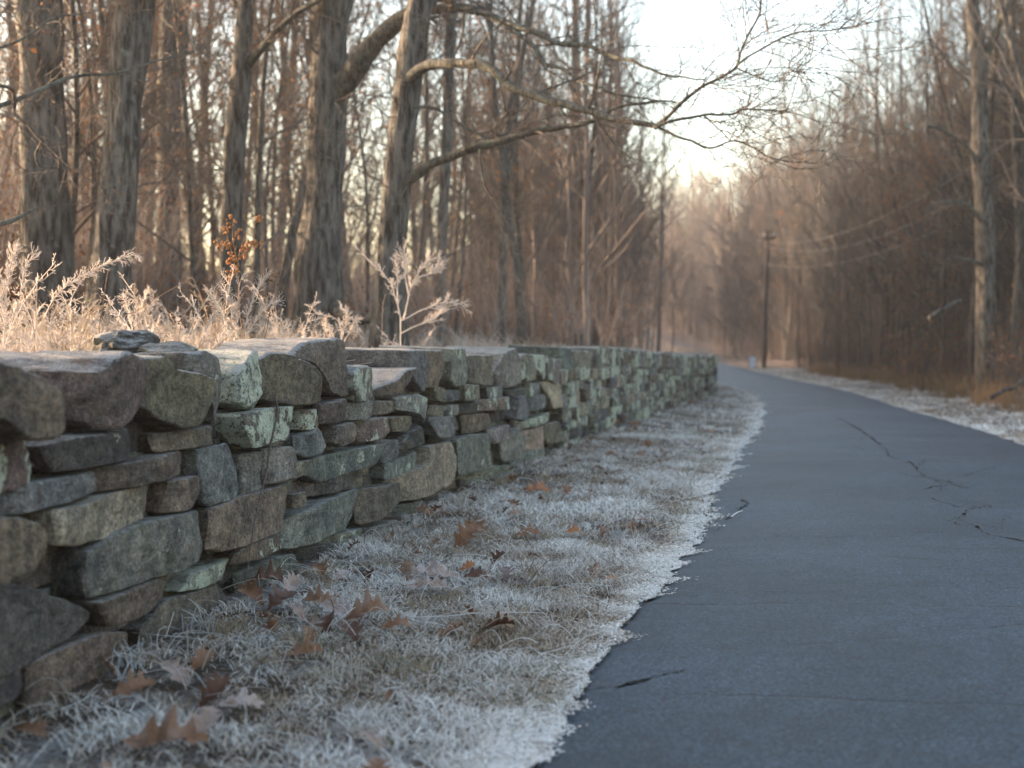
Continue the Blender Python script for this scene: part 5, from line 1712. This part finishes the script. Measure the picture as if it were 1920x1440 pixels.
RUST, MAROON, PINK, TAN, ORANGE = (0.19, 0.082, 0.030), (0.105, 0.046, 0.026), (0.30, 0.195, 0.14), (0.34, 0.20, 0.115), (0.36, 0.14, 0.05)
def put_leaf(me, px, py, rot, label, grp=None, lift=0.062):
    rot = (0.25 + rot[0] * 0.5, rot[1] * 0.5, rot[2])
    Yg = (EYE - 0.06) * FPX / (py - 640.0)
    x = (px - 960.0) / FPX * Yg
    z = float(ground_z(np.array(x), np.array(Yg))) + lift
    o = link("oak_leaf", me, None, None)
    o.location = (x, Yg, z)
    o.rotation_mode = 'ZYX'
    o.rotation_euler = rot
    return tag(o, label, "leaf", grp)
LEAVES = [
 (690, 1168, 0.19, RUST, .25, 1.6, .16, (0.9, .25, .4), "large rust brown oak leaf curled upright in the verge below the wall"),
 (634, 1165, 0.16, PINK, .75, .6, .05, (.5, -.2, 2.6), "frosted mauve leaf lying left of the large upright rust leaf"),
 (505, 1112, 0.17, MAROON, .05, 1.8, .2, (.9, .1, .2), "dark maroon leaf cupped against the foot of the wall"),
 (547, 1118, 0.16, PINK, .35, .8, .12, (.5, .9, 1.2), "pale pink leaf folded beside the dark maroon leaf"),
 (556, 1172, 0.12, PINK, .3, .8, .1, (.2, .5, 2.2), "small pink leaf just below the folded pink leaf"),
 (805, 1085, 0.24, PINK, .6, .5, .04, (.25, .1, .1), "broad pale frosted leaf lying flat midway along the verge"),
 (800, 1108, 0.19, PINK, .55, .4, .04, (.1, .1, .3), "long pale pink leaf under the broad frosted leaf"),
 (872, 1020, 0.20, RUST, .08, 1.5, .12, (1.3, .2, .9), "upright folded brown oak leaf standing in white grass"),
 (893, 1000, 0.16, RUST, .25, 1.2, .1, (.9, .3, -.6), "brown leaf whose pale tip rises from the upright folded leaf"),
 (992, 1004, 0.17, RUST, .12, .8, .06, (.6, .2, .3), "flat brown oak leaf with clear lobes in the middle of the verge"),
 (1006, 926, 0.21, ORANGE, .1, .9, .08, (.55, .1, .2), "bright orange brown oak leaf near the pale big wall stones"),
 (1062, 928, 0.15, RUST, .2, 1.0, .08, (.7, .3, 1.2), "brown leaf right beside the bright orange leaf"),
 (1076, 997, 0.11, ORANGE, .1, 1.2, .1, (.6, .3, .4), "small orange curled leaf right of the lobed flat leaf"),
 (893, 1088, 0.12, MAROON, .05, 1.2, .1, (.7, .3, .1), "dark red leaf right of the broad frosted leaf"),
 (876, 1072, 0.08, ORANGE, .05, 1.2, .1, (1.2, .3, .5), "small upright orange leaf above the dark red leaf"),
 (948, 1082, 0.12, MAROON, .35, 1.4, .1, (.8, .3, 1.6), "dark leaf with a frosted pink fold near the verge middle"),
 (310, 1422, 0.22, RUST, .15, 1.0, .06, (.35, .1, .2), "big red brown leaf at the bottom edge of the picture"),
 (402, 1330, 0.13, MAROON, .0, 1.3, .15, (1.1, .2, 1.0), "dark red leaf standing on edge low in the shaded grass"),
 (452, 1350, 0.14, PINK, .45, .7, .05, (.2, .3, .4), "frosted pinkish leaf right of the dark red standing leaf"),
 (330, 1296, 0.15, PINK, .3, .8, .06, (.3, .3, 2.3), "pinkish leaf in the shaded litter near the wall foot"),
 (570, 1246, 0.14, RUST, .1, .9, .05, (.4, .1, .3), "narrow red brown leaf half buried below the large rust leaf"),
 (640, 1095, 0.13, PINK, .7, .6, .05, (.2, .2, 1.0), "frost covered leaf near the wall foot stones"),
 (600, 1085, 0.12, RUST, .1, 1.0, .1, (.7, .2, 2.0), "small rusty leaf by the lowest wall stones"),
 (1145, 1090, 0.08, TAN, .2, .6, .05, (.3, .2, .2), "small tan leaf near the frosted lane edge"),
 (965, 970, 0.10, PINK, .2, .8, .1, (1.0, .1, .4), "small pinkish leaf standing above the lobed flat leaf"),
 (1130, 996, 0.08, RUST, .2, .8, .1, (.8, .2, 1.4), "tiny brown leaf right of the small orange leaf"),
 (1212, 842, 0.17, RUST, .1, 1.0, .08, (.6, .1, .3), "brown leaf far along the verge below the wall"),
 (1298, 762, 0.22, MAROON, .1, 1.0, .08, (.6, .1, .3), "dark leaf farthest along the verge near the wall end"),
 (1152, 806, 0.2, RUST, .05, 1.2, .1, (1.0, .1, .8), "brown leaf against the foot of the distant wall"),
 (470, 1135, 0.17, RUST, .1, 1.2, .12, (.8, .2, 2.4), "brown leaf lying left of the dark maroon leaf by the wall foot"),
 (528, 1150, 0.16, MAROON, .1, 1.3, .12, (.6, -.3, .9), "dark brown leaf overlapping the folded pink leaf from below"),
 (600, 1150, 0.15, RUST, .15, 1.2, .1, (.5, .3, 3.0), "brown leaf between the folded pink leaf and the frosted mauve leaf"),
 (660, 1200, 0.17, MAROON, .1, 1.1, .1, (.4, -.2, 1.9), "dark leaf lying in front of the large upright rust leaf"),
 (742, 1192, 0.13, RUST, .2, 1.1, .1, (.4, .2, .2), "curled brown leaf right of the large upright rust leaf"),
 (250, 1330, 0.14, RUST, .1, 1.0, .08, (.4, .2, .7), "dim brown leaf in the litter below the lowest near wall stone"),
 (380, 1395, 0.16, PINK, .3, 1.0, .08, (.3, .1, 1.4), "frosted brown pink leaf above the big leaf at the bottom edge"),
 (1190, 806, 0.2, RUST, .1, .8, .05, (.4, .1, .2), "flat brown leaf just right of the leaf at the distant wall foot"),
]
for k, (px, py, L_, tint, rime, curl, fold, rot, lab) in enumerate(LEAVES):
    me = oak_leaf(40 + k, L_ * 1.12, curl, fold, tint, rime)
    me.materials.append(M['leaf'])
    put_leaf(me, px, py, rot, lab, "fallen oak leaves on the verge")
small = []
for k in range(5):
    me = oak_leaf(140 + k, 0.10, 1.2, 0.1, [RUST, MAROON, PINK, TAN, RUST][k], [.1, .05, .4, .3, .3][k])
    me.materials.append(M['leaf'])
    small.append(me)
SL = ["small rust brown leaf scrap half hidden in the frosted verge grass", "small dark maroon leaf scrap half hidden in the frosted verge grass", "small pink frosted leaf scrap half hidden in the frosted verge grass",
      "small tan leaf scrap half hidden in the frosted verge grass", "small frosted brown leaf scrap half hidden in the verge grass"]
r = np.random.default_rng(5)
for k in range(95):
    y = 3.4 + 15 * r.random() ** 1.35
    wx, lx = wall_x(y), road_l(y)
    x = wx + 0.12 + (lx - wx - 0.35) * r.random() ** 1.7
    j = int(r.integers(0, 5))
    o = link("leaf_scrap", small[j], None, None)
    o.location = (x, y, float(ground_z(np.array(x), np.array(y))) + 0.045)
    o.rotation_euler = (r.normal(0, 0.6), r.normal(0, 0.6), r.uniform(0, 6.28))
    s_ = r.uniform(0.5, 1.6)
    o.scale = (s_, s_, s_)
    tag(o, SL[j], "leaf", ["rust leaf scraps", "maroon leaf scraps", "pink leaf scraps", "tan leaf scraps", "frosted leaf scraps"][j])

# --- twigs on the verge and at the lane edge
def ground_twig(label, pts, w, tint, seed, forks=0, lift=0.03):
    q = []
    for a, b, dz in pts:
        Yg = (EYE - 0.05 - dz) * FPX / (b - 640.0)
        q.append(((a - 960.0) / FPX * Yg, Yg, 0.05 + dz))
    p = spline(np.array(q), 8 * len(q))
    rr_ = np.random.default_rng(seed)
    p[:, 2] += fbm(p * 9, 2, seed) * 0.006
    mb = MB()
    R_ = np.linspace(w, w * 0.5, len(p))
    mb.add(*tubes(p[None], R_[None], 6), None, tint)
    if forks:
        l2, r2 = spawn(p[None], R_[None], forks, 0.2, 0.9, 0.7, 0.35, 5, rr_, 0.0, 0.15, 0.6, 0.0012, 0.5)
        mb.add(*tubes(l2, r2, 4), None, tint)
    o = mb.build("twig", M['plain'], None, p[0])
    o.location = p[0]
    return tag(o, label, "twig")
DK, PL = (0.10, 0.075, 0.06), (0.5, 0.48, 0.47)
ground_twig("frosted curved twig below the bright orange leaf", [(905, 922, .02), (940, 930, .04), (970, 938, .03), (1010, 945, .02)], 0.004, PL, 1, 2)
ground_twig("straight dark twig slanting over the verge by the lane edge", [(1218, 957, .05), (1250, 948, .05), (1290, 936, .05), (1335, 925, .04)], 0.0025, DK, 2, 2)
ground_twig("dark sprig of forked twigs on the far verge", [(1195, 878, .02), (1225, 868, .05), (1262, 858, .08), (1290, 838, .14)], 0.003, DK, 3, 6)
ground_twig("long thin frosted twig low across the near verge", [(770, 1160, .03), (850, 1155, .04), (930, 1148, .05), (1020, 1150, .03)], 0.004, PL, 4, 2)
ground_twig("thin dark stalk leaning over the white grass", [(992, 1090, .02), (1010, 1068, .10), (1030, 1050, .18)], 0.002, DK, 5, 2)
ground_twig("pale bleached stick end poking onto the asphalt", [(1000, 1388, .0), (1020, 1391, .005), (1036, 1393, .005)], 0.008, PL, 6)
ground_twig("small white twig lying in the crack of the asphalt", [(1370, 968, .0), (1382, 961, .006), (1392, 957, .004)], 0.006, (0.6, 0.6, 0.62), 7)
ground_twig("long frosted grass stalk jutting out over the lane", [(1180, 1078, .03), (1220, 1062, .04), (1290, 1060, .03)], 0.002, PL, 8)
for k, (a, b, h) in enumerate([(648, 1010, .30), (683, 1030, .42), (728, 995, .22), (795, 970, .24), (850, 950, .2), (845, 935, .3), (590, 1060, .25), (700, 1020, .25)]):
    Yg = (EYE - 0.05) * FPX / (b - 640.0)
    x = (a - 960.0) / FPX * Yg
    rr_ = np.random.default_rng(60 + k)
    p = np.array([[x, Yg, 0.03], [x + rr_.normal(0, .01), Yg, h * .5], [x + rr_.normal(0, .05), Yg + rr_.normal(0, .03), h]])
    p = spline(p, 12)
    mb = MB()
    mb.add(*tubes(p[None], np.linspace(.0022, .0012, 12)[None], 5), None, (0.19, 0.13, 0.10))
    o = mb.build("dry_stem", M['frond'], None, p[0])
    o.location = p[0]
    tag(o, "thin brown dead stem standing upright against the wall foot", "stem", "thin dead stems by the wall foot")
# ------------------------------------------------------------------ poles, wires, sign
WOODT, METAL, WHITE = (0.075, 0.06, 0.052), (0.35, 0.36, 0.37), (0.78, 0.79, 0.82)
def box(mb, c, s, tint):
    c, s = np.array(c), np.array(s) / 2
    V = np.array([[x, y, z] for x in (-1, 1) for y in (-1, 1) for z in (-1, 1)], float) * s + c
    q = [[0, 1, 3, 2], [4, 6, 7, 5], [0, 4, 5, 1], [2, 3, 7, 6], [0, 2, 6, 4], [1, 5, 7, 3]]
    mb.add(V, q, None, tint)
def pole(loc, H, label, arm=True, yaw=0.0, thick=1.0):
    o = thing("utility_pole", loc, label, "utility pole")
    o.rotation_euler = (0, 0, yaw)
    org = np.array(loc)
    z = np.linspace(-0.4, H, 14)
    P = np.stack([z * 0.03, z * 0, z], -1)
    R = np.linspace(0.11, 0.075, 14) * thick
    mb = MB()
    mb.add(*tubes((P)[None], R[None], 12), None, WOODT)
    box(mb, (z[-1] * 0.03, 0, H + 0.01), (0.19, 0.19, 0.03), WOODT)
    mb.build("post", M['plain'], o, np.zeros(3))
    a = MB()
    box(a, (H * 0.03, -0.15, H - 0.35), (0.62, 0.09, 0.10), WOODT)
    am = a.build("crossarm", M['plain'], o, np.zeros(3))
    for x in (H * 0.03 - 0.25, H * 0.03 + 0.25):
        b = MB()
        zz = np.array([0, 0.04, 0.05, 0.09, 0.10, 0.15, 0.17, 0.18])
        rr = np.array([0.02, 0.02, 0.05, 0.05, 0.035, 0.04, 0.035, 0.004])
        p = np.stack([zz * 0 + x, zz * 0 - 0.15, zz + H - 0.295], -1)
        b.add(*tubes(p[None], rr[None] * (1.0 if thick > 0.9 else 1.6), 10), None, (0.36, 0.37, 0.38) if thick > 0.9 else WHITE)
        b.build("insulator", M['plain'], am, np.zeros(3))
    return o
P1 = W(1432, 692, 62.0)
P1[2] = float(ground_z(np.array(P1[0]), np.array(P1[1])))
pole(tuple(P1), 6.45, "dark wooden utility pole at the edge of the wood where the lane bends", True, 0.2)
P2 = W(1254, 640, 150.0)
P2[2] = float(ground_z(np.array(P2[0]), np.array(P2[1])))
pole(tuple(P2), EYE + 182 / FPX * 150 - P2[2], "far utility pole with two white insulators among the hazy trees", True, 0.3, 0.6)
P0 = (12.2, 20.0, 0.4)
pole(P0, 8.2, "nearest utility pole on the right carrying the grey wires", True, 0.1)
def wire(label, a, b, sag, rad):
    rad = rad * 0.7
    t = np.linspace(0, 1, 60)[:, None]
    p = np.array(a) * (1 - t) + np.array(b) * t
    p[:, 2] -= sag * 4 * (t * (1 - t))[:, 0]
    mb = MB()
    mb.add(*tubes(p[None], np.full((1, 60), rad), 6), None, (0.22, 0.22, 0.23))
    o = mb.build("overhead_wire", M['plain'], None, p[0])
    o.location = p[0]
    return tag(o, label, "wire", "overhead wires along the right wood edge")
H1, H0 = P1[2] + 6.0, P0[2] + 7.6
wire("uppermost grey overhead wire sagging along the right wood edge", (P1[0] - .3, P1[1], H1), (P0[0] - .3, P0[1], H0), 1.75, 0.012)
wire("middle grey overhead wire sagging along the right wood edge", (P1[0] + .1, P1[1], H1 - .25), (P0[0] + .1, P0[1], H0 - .3), 1.9, 0.012)
wire("lowest grey overhead wire sagging along the right wood edge", (P1[0] + .1, P1[1], H1 - 1.1), (P0[0] + .1, P0[1], H0 - 1.3), 1.5, 0.014)

sx = W(1411, 690, 60.0)
sx[2] = float(ground_z(np.array(sx[0]), np.array(sx[1])))
sg = thing("roadside_sign", tuple(sx), "small plain white sign board on short legs beside the utility pole", "sign")
mb = MB()
a = np.linspace(0, 2 * np.pi, 40, endpoint=False)
def rrect(w, h, rr):
    out = []
    for cx, cz, s in ((w / 2 - rr, h / 2 - rr, 0), (-w / 2 + rr, h / 2 - rr, 1), (-w / 2 + rr, -h / 2 + rr, 2), (w / 2 - rr, -h / 2 + rr, 3)):
        for k in range(7):
            t = (s + k / 6) * np.pi / 2
            out.append((cx + rr * math.cos(t), cz + rr * math.sin(t)))
    return np.array(out)
def plate(w, h, y0, y1, zc, tint):
    o2 = rrect(w, h, 0.06)
    n = len(o2)
    V = np.concatenate([np.c_[o2[:, 0], np.full(n, y0), o2[:, 1] + zc], np.c_[o2[:, 0], np.full(n, y1), o2[:, 1] + zc], [[0, y0, zc], [0, y1, zc]]])
    i = np.arange(n)
    j = np.roll(i, -1)
    m_ = MB()
    m_.add(V, np.stack([i, j, j + n, i + n], -1), np.concatenate([np.stack([j, i, np.full(n, 2 * n)], -1), np.stack([i + n, j + n, np.full(n, 2 * n + 1)], -1)]), tint)
    return m_
plate(0.34, 0.52, -0.02, 0.02, 0.36, WHITE).build("panel", M['plain'], sg, np.zeros(3), False)
plate(0.38, 0.56, -0.012, 0.012, 0.36, (0.06, 0.06, 0.065)).build("frame", M['plain'], sg, np.zeros(3), False)
for x in (-0.13, 0.13):
    mb = MB()
    box(mb, (x, 0.02, 0.0), (0.03, 0.025, 0.28), (0.06, 0.06, 0.065))
    mb.build("leg", M['plain'], sg, np.zeros(3), False)
# ------------------------------------------------------------------ frosty morning air
hm, hn = new_mat("haze")
hg = NT(hn)
pv_ = hg.n("ShaderNodeVolumePrincipled")
pv_.inputs["Color"].default_value = (0.88, 0.90, 0.95, 1)
pv_.inputs["Density"].default_value = 0.0008
pv_.inputs["Anisotropy"].default_value = 0.0
ho = hg.n("ShaderNodeOutputMaterial")
hg.l(pv_.outputs[0], ho.inputs["Volume"])
mb = MB()
box(mb, (0, 420, 10), (1200, 1100, 40), (1, 1, 1))
hz = mb.build("haze", hm, None, np.zeros(3), False)
tag(hz, "thin cold morning haze over the lane and the woods", None, None, "stuff")
